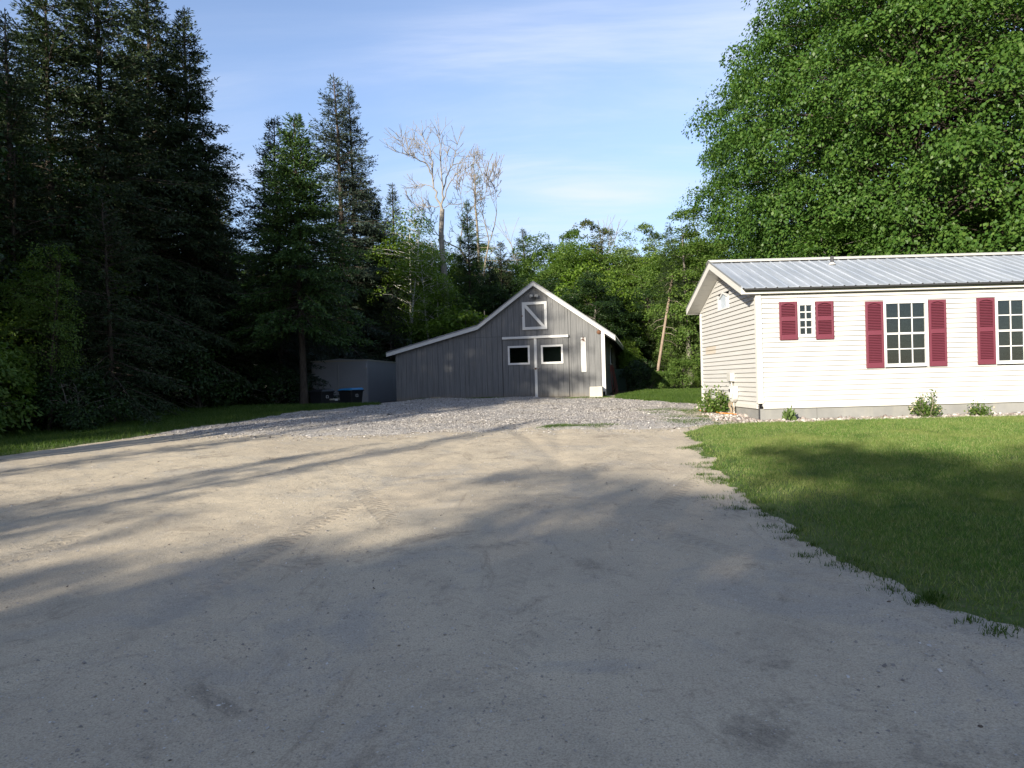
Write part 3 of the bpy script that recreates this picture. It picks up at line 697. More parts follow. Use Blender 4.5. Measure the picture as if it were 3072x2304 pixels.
# deck under the metal, fascia, rakes, gable soffit
mb = MB(); mb.prism([(EY0 + .01, 3.343), (RIDY, roofz(RIDY) - .007), (EY1 - .01, 3.343), (EY1 - .01, 3.30), (RIDY, roofz(RIDY) - .05), (EY0 + .01, 3.30)], 0, HX0 - OV + .03, HX1 + .28)
hp(mb, 'roof_deck', M['barn_back'])
mb = MB(); mb.box(HX0 - OV + .03, HX1 + .28, EY0 - .012, EY0 + .008, 3.205, 3.345); hp(mb, 'fascia', M['trim'])
mb = MB(); mb.box(HX0 - OV + .03, HX1 + .28, EY1 - .008, EY1 + .012, 3.205, 3.345); hp(mb, 'fascia', M['trim'])
mb = MB(); mb.box(HX0 + .02, HX1, EY0 + .009, HY0 + .03, 3.206, 3.235); hp(mb, 'eave_soffit', M['trim'])
for sgn in (0, 1):
    yE, yR = (EY0 - .013, RIDY - .001) if sgn == 0 else (EY1 + .013, RIDY + .001)
    zE, zR = 3.345, roofz(RIDY) - .003
    mb = MB(); mb.prism([(yE, zE - .145), (yR, zR - .155), (yR, zR), (yE, zE)], 0, HX0 - OV - .002, HX0 - OV + .026); hp(mb, 'rake_board', M['trim'])
    mb = MB(); mb.prism([(yE, zE + .002), (yR, zR + .002), (yR, zR + .03), (yE, zE + .03)], 0, HX0 - OV - .012, HX0 - OV + .03); hp(mb, 'rake_flashing', M['barn_roof'])
    nS = 9
    for k in range(nS):
        ya = yE + (yR - yE) * k / nS; yb = yE + (yR - yE) * (k + .975) / nS
        za = zE + (zR - zE) * k / nS - .130; zb_ = zE + (zR - zE) * (k + .975) / nS - .130
        mb = MB(); mb.prism([(ya, za - .012), (yb, zb_ - .012), (yb, zb_), (ya, za)], 0, HX0 - OV + .03, HX0 + .03); hp(mb, 'soffit_panel', M['trim'])
    ya, yb = yE + (yR - yE) * .04, yR; za = zE + (zR - zE) * .04
    mb = MB(); mb.prism([(ya, za - .19), (yb, zR - .20), (yb, zR - .144), (ya, za - .144)], 0, HX0 - .020, HX0 + .02); hp(mb, 'gable_trim', M['siding'])

def window(x0, x1, z0, z1, gx0, gx1, gz0, gz1, cols, rows, blind):
    """double hung window on the front wall: outer casing x0..x1, glass gx0..gx1"""
    f = MB(); yF, yB = HY0 - .045, HY0 + .02
    f.box(x0, x1, yF, yB, z0, gz0); f.box(x0, x1, yF, yB, gz1, z1); f.box(x0, gx0, yF, yB, gz0, gz1); f.box(gx1, x1, yF, yB, gz0, gz1)
    w = hp(f, 'window', M['frame'], bevel=.004)
    zm = (gz0 + gz1) / 2; r = .02
    ms = MB(); ms.box(gx0, gx1, HY0 - .028, HY0 + .012, zm - r, zm + r); hsub(ms, 'meeting_rail', M['frame'], w)
    t = .011
    for (b0, b1, yo) in ((gz0, zm - r, .0), (zm + r, gz1, .008)):
        cw = (gx1 - gx0) / cols; rh = (b1 - b0) / rows
        for i_ in range(1, cols):
            q = MB(); q.box(gx0 + i_ * cw - t, gx0 + i_ * cw + t, HY0 - .020 - yo, HY0 - .008 - yo, b0, b1); hsub(q, 'glazing_bar', M['frame'], w)
        for j_ in range(1, rows):
            for i_ in range(cols):
                q = MB(); q.box(gx0 + i_ * cw + (t if i_ else 0), gx0 + (i_ + 1) * cw - (t if i_ < cols - 1 else 0), HY0 - .019 - yo, HY0 - .009 - yo, b0 + j_ * rh - t, b0 + j_ * rh + t); hsub(q, 'glazing_bar', M['frame'], w)
        for i_ in range(cols):
            for j_ in range(rows):
                q = MB(); q.box(gx0 + i_ * cw + t, gx0 + (i_ + 1) * cw - t, HY0 - .004 - yo, HY0 - .001 - yo, b0 + j_ * rh + (t if j_ else 0), b0 + (j_ + 1) * rh - (t if j_ < rows - 1 else 0)); hsub(q, 'pane', M['glass'], w)
    if blind:
        q = MB(); z = gz0 + .03
        while z < gz1 - .01:
            q.hexa([(gx0 + .03, HY0 + .052, z - .003), (gx1 - .03, HY0 + .052, z - .003), (gx1 - .03, HY0 + .078, z + .002), (gx0 + .03, HY0 + .078, z + .002), (gx0 + .03, HY0 + .052, z - .001), (gx1 - .03, HY0 + .052, z - .001), (gx1 - .03, HY0 + .078, z + .004), (gx0 + .03, HY0 + .078, z + .004)])
            z += .0254
        q.box(gx0 + .03, gx1 - .03, HY0 + .055, HY0 + .075, gz0 + .005, gz0 + .02)
        o = hsub(q, 'blind', M['blind'], w); o['kind'] = 'stuff'
    return w
window(5.94, 6.295, 2.285, 3.03, 5.985, 6.235, 2.355, 2.95, 2, 2, False)
window(7.712, 8.632, 1.625, 3.005, 7.765, 8.575, 1.695, 2.935, 3, 2, True)
window(10.022, 10.942, 1.625, 3.005, 10.075, 10.885, 1.695, 2.935, 3, 2, True)

def shutter(x0, x1, z0, z1):
    fr = MB(); yF, yB = HY0 - .062, HY0 - .020; st = .042
    zm0 = z0 + (z1 - z0) * .50; zm1 = zm0 + .085
    fr.box(x0, x0 + st, yF, yB, z0, z1); fr.box(x1 - st, x1, yF, yB, z0, z1)
    fr.box(x0 + st, x1 - st, yF + .001, yB, z0, z0 + .095)
    # arched top rail
    n = 8; arc = [(x0 + st + (x1 - x0 - 2 * st) * k / n, z1 - .075 + .035 * math.sin(math.pi * k / n)) for k in range(n + 1)]
    fr.prism(arc + [(x1 - st, z1), (x0 + st, z1)], 1, yF + .001, yB)
    fr.box(x0 + st, x1 - st, yF + .001, yB, zm0 - .01, zm1 - .01)
    fr.box(x0 + st, x1 - st, yB - .008, yB - .001, z0 + .09, z1 - .03)
    s = hp(fr, 'shutter', M['shutter'], bevel=.003)
    lv = MB()
    for a0, a1 in ((z0 + .095, zm0 - .01), (zm1 - .01, z1 - .055)):
        nl = max(1, int(round((a1 - a0) / .0335))); h = (a1 - a0) / nl
        for k in range(nl):
            z = a0 + k * h
            lv.hexa([(x0 + st, yF + .004, z), (x1 - st, yF + .004, z), (x1 - st, yB - .009, z + h * .45), (x0 + st, yB - .009, z + h * .45),
                     (x0 + st, yF + .004, z + h * .25), (x1 - st, yF + .004, z + h * .25), (x1 - st, yB - .009, z + h * .8), (x0 + st, yB - .009, z + h * .8)])
    o = hsub(lv, 'louvers', M['shutter'], s); o['kind'] = 'stuff'
for q in ((5.558, 5.925, 2.245, 3.03), (6.310, 6.672, 2.238, 3.022), (7.336, 7.697, 1.615, 2.99), (8.642, 8.998, 1.618, 2.99), (9.641, 10.002, 1.626, 2.998), (10.955, 11.315, 1.626, 2.998)):
    shutter(*q)

# gable window on the end wall
def off(poly, k):
    cy_, cz_ = 16.515, 3.30
    return [(cy_ + (y - cy_) * k, cz_ + (z - cz_) * k) for y, z in poly]
gw = MB(); o_, i_ = off(GW, 1.02), off(GW, .84); n = 5
for k in range(n):
    j = (k + 1) % n
    a0, a1, b0, b1 = o_[k], o_[j], i_[k], i_[j]
    gw.hexa([(HX0 - .03, *a0), (HX0 - .03, *a1), (HX0 - .03, *b1), (HX0 - .03, *b0), (HX0 + .03, *a0), (HX0 + .03, *a1), (HX0 + .03, *b1), (HX0 + .03, *b0)])
gwo = hp(gw, 'gable_window', M['frame'])
q = MB(); q.prism(off(GW, .85), 0, HX0 + .004, HX0 + .012); hsub(q, 'pane', M['film'], gwo)
q = MB(); q.box(HX0 - .012, HX0 + .0035, 16.30, 16.33, 3.155, 3.45); hsub(q, 'glazing_bar', M['frame'], gwo)
# roof vent pipe
vy = 15.85; vz = roofz(vy)
q = MB(); q.tube([(7.42, vy, vz - .02), (7.42, vy, vz + .20)], .038, 12); vp = hp(q, 'vent_pipe', M['pipe'], smooth=False)
q = MB(); q.tube([(7.42, vy, vz + .005), (7.42, vy, vz + .06)], [.085, .045], 12); hsub(q, 'pipe_boot', M['meter'], vp)
# electric meter set on the end wall: it is fixed to the house
q = MB(); q.box(HX0 - .11, HX0 - .015, 15.79, 16.06, 1.40, 1.60); mo = hp(q, 'junction_box', M['meter'], bevel=.012)
q = MB(); q.box(HX0 - .125, HX0 - .110, 15.80, 16.05, 1.41, 1.605); hsub(q, 'cover', M['meter'], mo, bevel=.004)
q = MB(); q.tube([(HX0 - .06, 15.9, 1.40), (HX0 - .06, 15.87, 1.22)], .022, 8); hp(q, 'conduit', M['meter'])
pm = []
for k in range(13):
    t = math.pi * 2 * k / 12
q = MB(); q.prism([(15.58, 1.30), (15.92, 1.30), (15.95, 1.12), (15.90, 1.0), (15.80, .93), (15.70, .93), (15.60, 1.0), (15.55, 1.12)], 0, HX0 - .13, HX0 - .015); mo = hp(q, 'meter_housing', M['trim'], bevel=.025)
q = MB(); q.prism([(15.66, 1.26), (15.84, 1.26), (15.86, 1.12), (15.80, 1.02), (15.70, 1.02), (15.64, 1.12)], 0, HX0 - .16, HX0 - .131); hsub(q, 'raised_face', M['frame'], mo, bevel=.012)
q = MB(); q.tube([(HX0 - .15, 15.75, 1.2), (HX0 - .172, 15.75, 1.2)], .04, 12); hsub(q, 'dial', M['pipe'], mo)
q = MB(); q.tube([(HX0 - .07, 15.75, .94), (HX0 - .07, 15.74, .62)], .018, 8); hp(q, 'ground_conduit', M['meter'])
cab = MB()
for r_, yy in ((.13, 15.85), (.11, 15.83), (.15, 15.88), (.10, 15.80)):
    cab.tube([(HX0 - .09 - .02 * math.sin(3 * t), yy + r_ * math.cos(t), .80 + r_ * 1.1 * math.sin(t)) for t in [2 * math.pi * k / 20 for k in range(21)]], .008, 6, False)
o = cab.build('cable_coil', m_paint('tan_cable', (.34, .27, .19), .5)); tag(o, 'loose tan cable coil hanging under the electric meter on the end wall', 'cable')
oc = MB(); oc.tube([(4.98 - .5 * t + .05 * math.sin(t * 14), 15.4 + 1.35 * t, Pz(4.8, 15.4 + 1.3 * t) + .05) for t in [k / 16 for k in range(17)]], .012, 6)
o = oc.build('extension_cord', M['orange']); tag(o, 'orange extension cord lying on the stones by the corner bush', 'cord')

# ------------------------------------------------------------------ the barn (turned about eleven degrees)
TH = math.radians(11)
barn = empty('barn', (3.24, 24.0, .90), -TH)
tag(barn, 'dark grey plank barn with white trim, double doors and lean-to', 'barn')
BZ = .90     # local z = world z - BZ ; local x = along the front (0 at right corner), local y = into the building
DEP = 11.0
def bp(mb, name, mat, parent=barn, **k):
    return mb.build(name, mat, parent, **k)
def outline(u):     # underside of roof trim on the front, world z
    if u > -2.43: return 5.04 - (u + 2.43) * (5.04 - 3.01) / 2.825
    if u > -4.48: return 5.04 + (u + 2.43) * (5.04 - 3.58) / 2.05
    return 3.58 + (u + 4.48) * (3.58 - 2.715) / 3.48
def gz(u): return float(np.interp(u, [-7.65, -6.2, -4, -1, 0], [.78, .86, .92, .92, .88])) - BZ
def top(u): return outline(u) - .10 - BZ
core = MB()
core.prism([(-7.63, -.25), (-.02, -.25), (-.02, top(-.02) - .03), (-2.43, top(-2.43) - .04), (-4.48, top(-4.48) - .04), (-7.63, top(-7.63) - .03)], 1, .03, DEP)
bp(core, 'wall', M['barn_back'])
def plank(u0, u1, b0, b1, t0, t1, y0=0.0, y1=.028, name='siding_plank', parent=barn, mat=None):
    mb = MB(); mb.hexa([(u0, y0, b0), (u1, y0, b1), (u1, y1, b1), (u0, y1, b0), (u0, y0, t0), (u1, y0, t1), (u1, y1, t1), (u0, y1, t0)])
    return bp(mb, name, mat or M['barn'], parent)
seams = [-6.02, -4.854, -3.62, -1.235]
edges = [-7.65 + .2032 * k for k in range(38)] + [-.09]
cuts = sorted(set([round(q, 3) for q in edges if all(abs(q - s_) > .06 for s_ in seams + [-4.48, -2.43])] + seams + [-4.48, -2.43]))
for u0, u1 in zip(cuts[:-1], cuts[1:]):
    gap = .007 if u1 not in (-4.48, -2.43) else 0.0
    if u1 in seams: gap = .012
    yo = random.uniform(0, .004)
    if u0 >= -3.63 and u1 <= -1.23:                  # above the doors
        plank(u0, u1 - gap, 3.05 - BZ, 3.05 - BZ, top(u0), top(u1 - gap), yo)
    elif -4.86 <= u0 < -3.63:                         # two sheets with a level joint
        plank(u0, u1 - gap, gz(u0), gz(u1), 3.140 - BZ, 3.140 - BZ, yo)
        plank(u0, u1 - gap, 3.148 - BZ, 3.148 - BZ, top(u0), top(u1 - gap), yo + .003)
    else:
        plank(u0, u1 - gap, gz(u0), gz(u1), top(u0), top(u1 - gap), yo)
# sliding/swing doors
for (a0, a1, win, hand) in ((-3.605, -2.425, (-3.415, -2.622, 2.122, 2.795), 1), (-2.405, -1.245, (-2.220, -1.436, 2.122, 2.787), 0)):
    z0, z1 = .955 - BZ, 3.03 - BZ
    d = MB(); w0, w1, w2, w3 = win[0] + .07, win[1] - .07, win[2] - BZ + .07, win[3] - BZ - .07
    d.box(a0, w0, -.004, .012, z0, z1); d.box(w1, a1, -.004, .012, z0, z1); d.box(w0, w1, -.004, .012, z0, w2); d.box(w0, w1, -.004, .012, w3, z1)
    door = bp(d, 'door', M['barn_back'])
    nn = 6; ww = (a1 - a0) / nn
    for k in range(nn):
        u0, u1 = a0 + k * ww, a0 + (k + 1) * ww - .007
        yo = random.uniform(0, .003)
        l0, l1 = max(u0, win[0] + .03), min(u1, win[1] - .03)
        if l1 <= l0: plank(u0, u1, z0, z0, z1, z1, -.022 + yo, -.0045, 'door_plank', door)
        else:
            bx_ = [(u0, u1, z0, win[2] - BZ + .03), (u0, u1, win[3] - BZ - .03, z1)]
            if u0 < l0: bx_.append((u0, l0, win[2] - BZ + .031, win[3] - BZ - .031))
            if u1 > l1: bx_.append((l1, u1, win[2] - BZ + .031, win[3] - BZ - .031))
            for q0, q1, q2, q3 in bx_:
                mb = MB(); mb.box(q0, q1, -.022 + yo, -.0045, q2, q3); bp(mb, 'door_plank', M['barn'], door)
    fw = .066; fz0, fz1 = win[2] - BZ, win[3] - BZ
    f = MB(); f.box(win[0], win[1], -.046, -.0225, fz0, fz0 + fw); f.box(win[0], win[1], -.046, -.0225, fz1 - fw, fz1)
    f.box(win[0], win[0] + fw, -.0455, -.0225, fz0 + fw, fz1 - fw); f.box(win[1] - fw, win[1], -.0455, -.0225, fz0 + fw, fz1 - fw)
    wf = bp(f, 'window_frame', M['barn_white'], door)
    g_ = MB(); g_.box(win[0] + fw - .01, win[1] - fw + .01, -.012, -.008, fz0 + fw - .01, fz1 - fw + .01); bp(g_, 'pane', M['glass'], door)
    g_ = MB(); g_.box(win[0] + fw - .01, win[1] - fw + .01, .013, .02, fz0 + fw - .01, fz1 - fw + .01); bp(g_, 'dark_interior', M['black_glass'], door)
mb = MB(); mb.box(-2.462, -2.368, -.048, -.0225, .955 - BZ, 3.034 - BZ); bp(mb, 'door_astragal', M['barn_white'])
mb = MB(); mb.box(-3.605, -1.241, -.075, -.006, 3.036 - BZ, 3.122 - BZ); tr = bp(mb, 'door_track_cover', M['barn_white'], bevel=.005)
mb = MB(); mb.box(-1.241, -1.222, -.07, -.006, 3.036 - BZ, 3.120 - BZ); bp(mb, 'end_cap', M['black'], tr)
la = MB(); la.box(-2.50, -2.30, -.062, -.049, 1.965 - BZ, 2.0 - BZ); lat = bp(la, 'latch', M['steel'])
la = MB(); la.box(-2.45, -2.39, -.085, -.063, 1.93 - BZ, 1.985 - BZ); bp(la, 'padlock', M['rust'], lat, bevel=.006)
la = MB(); la.tube([(-2.52, -.06, 1.98 - BZ), (-2.29, -.06, 1.995 - BZ)], .012, 8); bp(la, 'bolt', M['steel'], lat)
# loft door
lx0, lx1, lz0, lz1 = -2.86, -1.972, 3.352 - BZ, 4.33 - BZ; fw = .095
mb = MB(); mb.box(lx0, lx1, -.044, -.004, lz0, lz0 + fw); mb.box(lx0, lx1, -.044, -.004, lz1 - fw, lz1)
mb.box(lx0, lx0 + fw, -.0435, -.004, lz0 + fw, lz1 - fw); mb.box(lx1 - fw, lx1, -.0435, -.004, lz0 + fw, lz1 - fw)
loft = bp(mb, 'loft_door', M['barn_white'])
mb = MB(); xa, xb, za, zb_ = lx0 + fw, lx1 - fw, lz1 - fw, lz0 + fw
mb.prism([(xa, za), (xa, za - .10), (xb - .10, zb_), (xb, zb_), (xb, zb_ + .03), (xa + .06, za)], 1, -.040, -.006); bp(mb, 'diagonal_brace', M['barn_white'], loft)
mb = MB(); mb.box(lx0 - .03, lx0 + .03, -.055, -.045, 3.83 - BZ, 3.86 - BZ); bp(mb, 'hasp', M['rust'], loft)
# twin floodlight
mb = MB(); mb.tube([(-2.415, .0, 4.52 - BZ), (-2.415, -.06, 4.52 - BZ)], .055, 12); fl = bp(mb, 'flood_light', M['black'])
for s_ in (-1, 1):
    mb = MB(); mb.tube([(-2.415 + s_ * .03, -.06, 4.52 - BZ), (-2.415 + s_ * .06, -.10, 4.53 - BZ), (-2.415 + s_ * .125, -.15, 4.525 - BZ)], [.022, .045, .058], 12); bp(mb, 'lamp_head', M['meter'], fl)
mb = MB(); mb.box(-2.45, -2.38, -.10, -.06, 4.44 - BZ, 4.49 - BZ); bp(mb, 'motion_sensor', M['black'], fl)
# small dark speaker under the right eave
mb = MB(); mb.tube([(-.175, -.001, 3.17 - BZ), (-.175, -.05, 3.165 - BZ), (-.175, -.07, 3.16 - BZ)], [.075, .065, .02], 14); bp(mb, 'eave_sensor', M['rust'])
# thermometer-like white board with a dried wreath of wire at its top
mb = MB(); mb.box(-.806, -.634, -.024, -.001, 1.80 - BZ, 3.0 - BZ); wb = bp(mb, 'white_board', M['barn_white'], bevel=.003)
mb = MB()
for k in range(16):
    c0 = Vector((-.72 + random.gauss(0, .025), -.035, 2.925 - BZ + random.gauss(0, .015)))
    d_ = Vector((random.gauss(0, .06), random.gauss(-.01, .012), random.gauss(-.015, .05)))
    mb.tube([c0, c0 + d_ * .6, c0 + d_ + Vector((0, 0, -.02))], .006, 5)
bp(mb, 'rusty_hook', M['rust'], wb)
# corner board
mb = MB(); mb.box(-.092, 0.0, -.026, -.001, gz(0) + .22, top(-.05) + .02); cbo = bp(mb, 'corner_board', M['barn_white'])
mb = MB(); mb.box(0.001, .024, -.026, .085, gz(0) + .10, top(0) - .02); bp(mb, 'corner_board', M['barn_white'])
# roof: two pitches and the lean-to, sheet metal with rake and eave boards
def slab(u0, z0, u1, z1, y0, y1, th, name, mat, parent=barn):
    mb = MB(); mb.prism([(u0, z0 - th), (u1, z1 - th), (u1, z1), (u0, z0)], 1, y0, y1); return bp(mb, name, mat, parent)
FR = -.14
for (u0, u1) in ((-7.956, -4.481), (-4.479, -2.431), (-2.429, .395)):
    za, zb_ = outline(u0) - BZ, outline(u1) - BZ
    r_ = slab(u0, za + .012, u1, zb_ + .012, FR - .02, DEP + .35, .03, 'roof', M['barn_roof'])
    slab(u0, za - .022, u1, zb_ - .022, FR, FR + .03, .13, 'rake_board', M['barn_white'])
    nrib = int((DEP + .4) / .3)
    for k in range(nrib):
        y_ = FR + .1 + k * .3
        slab(u0, za + .034, u1, zb_ + .034, y_, y_ + .03, .02, 'standing_rib', M['barn_roof'], r_)
slab(.375, outline(.375) - BZ - .022, .395, outline(.395) - BZ - .022, FR + .031, DEP + .3, .15, 'eave_board', M['barn_roof'])
slab(.02, outline(.02) - BZ - .19, .374, outline(.374) - BZ - .17, FR + .031, DEP, .02, 'eave_soffit', M['barn_back'])
slab(-7.955, outline(-7.955) - BZ - .022, -7.935, outline(-7.935) - BZ - .022, FR + .031, DEP + .3, .12, 'eave_board', M['barn_roof'])
# right side wall planks and side window
v = .03
while v < DEP - .1:
    mb = MB(); mb.box(-.001, .012, v, v + .395, gz(0), top(0) - .06); bp(mb, 'side_plank', M['barn']); v += .405
mb = MB(); mb.box(.013, .045, 3.5, 4.9, 2.05 - BZ, 2.9 - BZ); sw = bp(mb, 'side_window', M['barn_white'])
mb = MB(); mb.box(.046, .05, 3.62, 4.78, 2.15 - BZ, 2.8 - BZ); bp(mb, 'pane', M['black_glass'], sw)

BT = Matrix.Translation(barn.location) @ Matrix.Rotation(-TH, 4, 'Z')
def bw(u, y, z): return BT @ Vector((u, y, z - BZ))
# concrete blocks against the barn front
def block(u0, u1, h, dep, label, mat, name='concrete_block'):
    p = bw((u0 + u1) / 2, -.05, 0); o = empty(name, (p.x, p.y, gz(u0) + BZ - .02), -TH)
    tag(o, label, 'concrete block')
    w = (u1 - u0) / 2; mb = MB()
    mb.hexa([(-w, -dep, 0), (w, -dep, 0), (w, 0, 0), (-w, 0, 0), (-w * .97, -dep * .97, h), (w * .95, -dep * .96, h * 1.01), (w * .96, 0, h), (-w, 0, h * .99)])
    b = mb.build('slab', mat, o, bevel=.018)
    mb = MB(); mb.tube([(0, -dep * .5, h - .004), (0, -dep * .5, h + .006)], .03, 10); mb.build('lifting_eye', M['rust'], o)
block(-.52, -.07, .40, .34, 'large pale concrete block at the right corner of the barn', M['block'])
block(-6.28, -5.90, .21, .22, 'small mossy concrete block in front of the barn lean-to', M['block_dark'])
mb = MB(); mb.hexa([(-3.7, -.62, -.15), (-.45, -.55, -.15), (-.45, -.02, -.15), (-3.7, -.02, -.15), (-3.7, -.62, .025), (-.45, -.55, .005), (-.45, -.02, .03), (-3.7, -.02, .045)])
o = mb.build('concrete_apron', M['block']); o.location = barn.location; o.rotation_euler = (0, 0, -TH); o['kind'] = 'structure'
# hose on the right wall
hz = MB()
for k in range(4):
    w_ = .07 + .03 * k; l_ = .95 + .10 * k + random.uniform(-.05, .05)
    pts = []
    for t in [2 * math.pi * j / 28 for j in range(29)]:
        s_ = (1 - math.cos(t)) / 2
        pts.append(bw(.10 + w_ * .8 * math.sin(t) * (.35 + .65 * s_) + .12 * s_ + .02 * k, 1.9 + .02 * k + .12 * math.sin(t), 2.05 - l_ * s_ + .03 * math.sin(t * 3)))
    hz.tube(pts, .009, 6, False)
o = hz.build('garden_hose', M['hose']); tag(o, 'red hose looped over a hook on the shaded right wall of the barn', 'hose')
hk = MB(); hk.tube([bw(.013, 1.9, 2.06), bw(.16, 1.9, 2.05), bw(.17, 1.9, 2.10)], .015, 6)
o = hk.build('hose_hook', M['rust'], None); tag(o, 'iron hook holding the red hose on the barn wall', 'hook')
gb = MB(); gb.hexa([(0, 0, 0), (.46, -.03, 0), (.48, .04, 0), (.02, .07, 0), (-.05, .12, 1.12), (.40, .10, 1.12), (.41, .15, 1.12), (-.03, .18, 1.12)])
p = bw(.12, 5.6, .9); gbo = empty('leaning_board', (p.x, p.y, .82), -TH); tag(gbo, 'dark green board leaning by the barn side behind the hose', 'board')
gb.build('panel', M['green_board'], gbo); q = MB(); q.box(-.02, .02, -.03, .10, 0, 1.0); q.build('batten', M['green_board'], gbo)

# ------------------------------------------------------------------ trailer and bins left of the barn
tg = .40
trl = empty('box_trailer', (-5.85, 28.0, tg), -math.radians(5))
tag(trl, 'grey enclosed box trailer parked in the shade left of the barn', 'trailer')
mb = MB(); mb.box(-2.35, 0, 0, 6.5, .35, 2.16); mb.build('body', M['trailer'], trl, bevel=.04)
for x0, x1, y0, y1 in ((-2.37, .02, -.02, .05), (-2.37, -2.30, .051, 6.5), (-.05, .02, .051, 6.5)):
    mb = MB(); mb.box(x0, x1, y0, y1, 2.12, 2.19); mb.build('top_rail', M['trailer_trim'], trl)
mb = MB(); mb.prism([(-2.35, 2.165), (-1.17, 2.25), (0, 2.165)], 1, .02, 6.5); mb.build('roof', M['trailer'], trl)
for k in range(5):
    mb = MB(); mb.box(.001, .009, .1 + k * 1.25, 1.34 + k * 1.25, .38, 2.11); mb.build('side_panel', M['trailer'], trl)
for k in range(2):
    mb = MB(); mb.box(-2.30 + k * 1.14, -1.18 + k * 1.14, -.014, -.001, .40, 2.10); d_ = mb.build('rear_door', M['trailer'], trl)
    for zz_ in (.7, 1.8):
        mb = MB(); mb.box(-2.32 + k * 2.2, -2.20 + k * 2.2, -.03, -.015, zz_, zz_ + .06); mb.build('hinge', M['steel'], d_)
mb = MB(); mb.tube([(-1.20, -.04, .5), (-1.20, -.04, 2.0)], .014, 6); mb.build('lock_bar', M['steel'], trl)
for s_ in (-2.2, -.15):
    mb = MB(); mb.tube([(s_ - .1, 3.2, .33), (s_ + .1, 3.2, .33)], .33, 18); w_ = mb.build('wheel', M['black'], trl); mb = MB(); mb.tube([(s_ - .11, 3.2, .33), (s_ + .11, 3.2, .33)], .17, 12); mb.build('rim', M['steel'], w_)

def bin_(x, y, rz, lidmat, label, sc=1.0):
    o = empty('wheeled_bin', (x, y, Pz(x, y) - .02), rz); tag(o, label, 'bin', 'wheeled rubbish bins beside the trailer')
    h = .95 * sc; a0, a1 = .23 * sc, .30 * sc; b0, b1 = .26 * sc, .36 * sc
    mb = MB(); mb.hexa([(-a0, -b0, .06), (a0, -b0, .06), (a0, b0, .06), (-a0, b0, .06), (-a1, -b1, h), (a1, -b1, h), (a1, b1, h), (-a1, b1, h)])
    mb.build('body', M['black'], o, bevel=.025)
    mb = MB(); mb.box(-a1 - .02, a1 + .02, -b1 - .025, b1 + .02, h - .045, h); mb.build('rim', M['black'], o, bevel=.01)
    mb = MB(); mb.hexa([(-a1 - .025, -b1 - .04, h + .002), (a1 + .025, -b1 - .04, h + .002), (a1 + .025, b1 + .02, h + .002), (-a1 - .025, b1 + .02, h + .002), (-a1 + .03, -b1 + .05, h + .06), (a1 - .03, -b1 + .05, h + .06), (a1 - .03, b1 - .03, h + .085), (-a1 + .03, b1 - .03, h + .085)])
    mb.build('lid', lidmat, o, bevel=.015)
    mb = MB(); mb.tube([(-a1 * .8, b1 + .01, h - .03), (-a1 * .8, b1 + .07, h - .02), (a1 * .8, b1 + .07, h - .02), (a1 * .8, b1 + .01, h - .03)], .014, 8); mb.build('handle', M['black'], o)
    for s_ in (-1, 1):
        mb = MB(); mb.tube([(s_ * (a0 + .005), b0 + .03, .12), (s_ * (a0 + .06), b0 + .03, .12)], .12, 14); mb.build('wheel', M['black'], o)
    mb = MB(); mb.box(-.09, .09, -b0 - .075, -b0 - .05, h * .86, h * .88); mb.build('grab_bar', M['steel'], o)
    mb = MB(); mb.box(-.07, .07, -b0 - .03, -b0 - .01, .30, .32); mb.build('lower_bar', M['steel'], o)
    # pale sticker on the side: a ring-like mark on a white patch
    mb = MB(); xs_ = a0 + (a1 - a0) * .80 + .004
    for (p0, p1, q0, q1) in ((-.10, .03, .70, .715), (-.10, .03, .785, .80), (-.10, -.085, .715, .785), (.015, .03, .715, .785)):
        mb.hexa([(xs_ - .004, p0, q0 * sc), (xs_ + .006, p0, q0 * sc), (xs_ + .006, p1, q0 * sc), (xs_ - .004, p1, q0 * sc), (xs_ - .001, p0, q1 * sc), (xs_ + .010, p0, q1 * sc), (xs_ + .010, p1, q1 * sc), (xs_ - .001, p1, q1 * sc)])
    mb.build('sticker', M['label_white'], o)
bin_(-5.98, 25.6, math.radians(-24), M['blue_lid'], 'black wheeled bin with a bright blue lid')
bin_(-7.05, 25.5, math.radians(-24), M['black'], 'black wheeled bin with a black lid, left of the blue-lidded one')
o = empty('storage_tub', (-6.53, 25.75, Pz(-6.53, 25.75)), .1); tag(o, 'low black tub with a beige lid between the two wheeled bins', 'tub')
mb = MB(); mb.hexa([(-.22, -.18, 0), (.22, -.18, 0), (.22, .18, 0), (-.22, .18, 0), (-.27, -.22, .62), (.27, -.22, .62), (.27, .22, .62), (-.27, .22, .62)]); mb.build('body', M['black'], o, bevel=.02)
mb = MB(); mb.box(-.29, .29, -.24, .24, .621, .68); mb.build('lid', M['beige'], o, bevel=.02)
mb = MB(); mb.box(-.05, .05, -.262, -.242, .60, .66); mb.build('latch', M['label_white'], o)

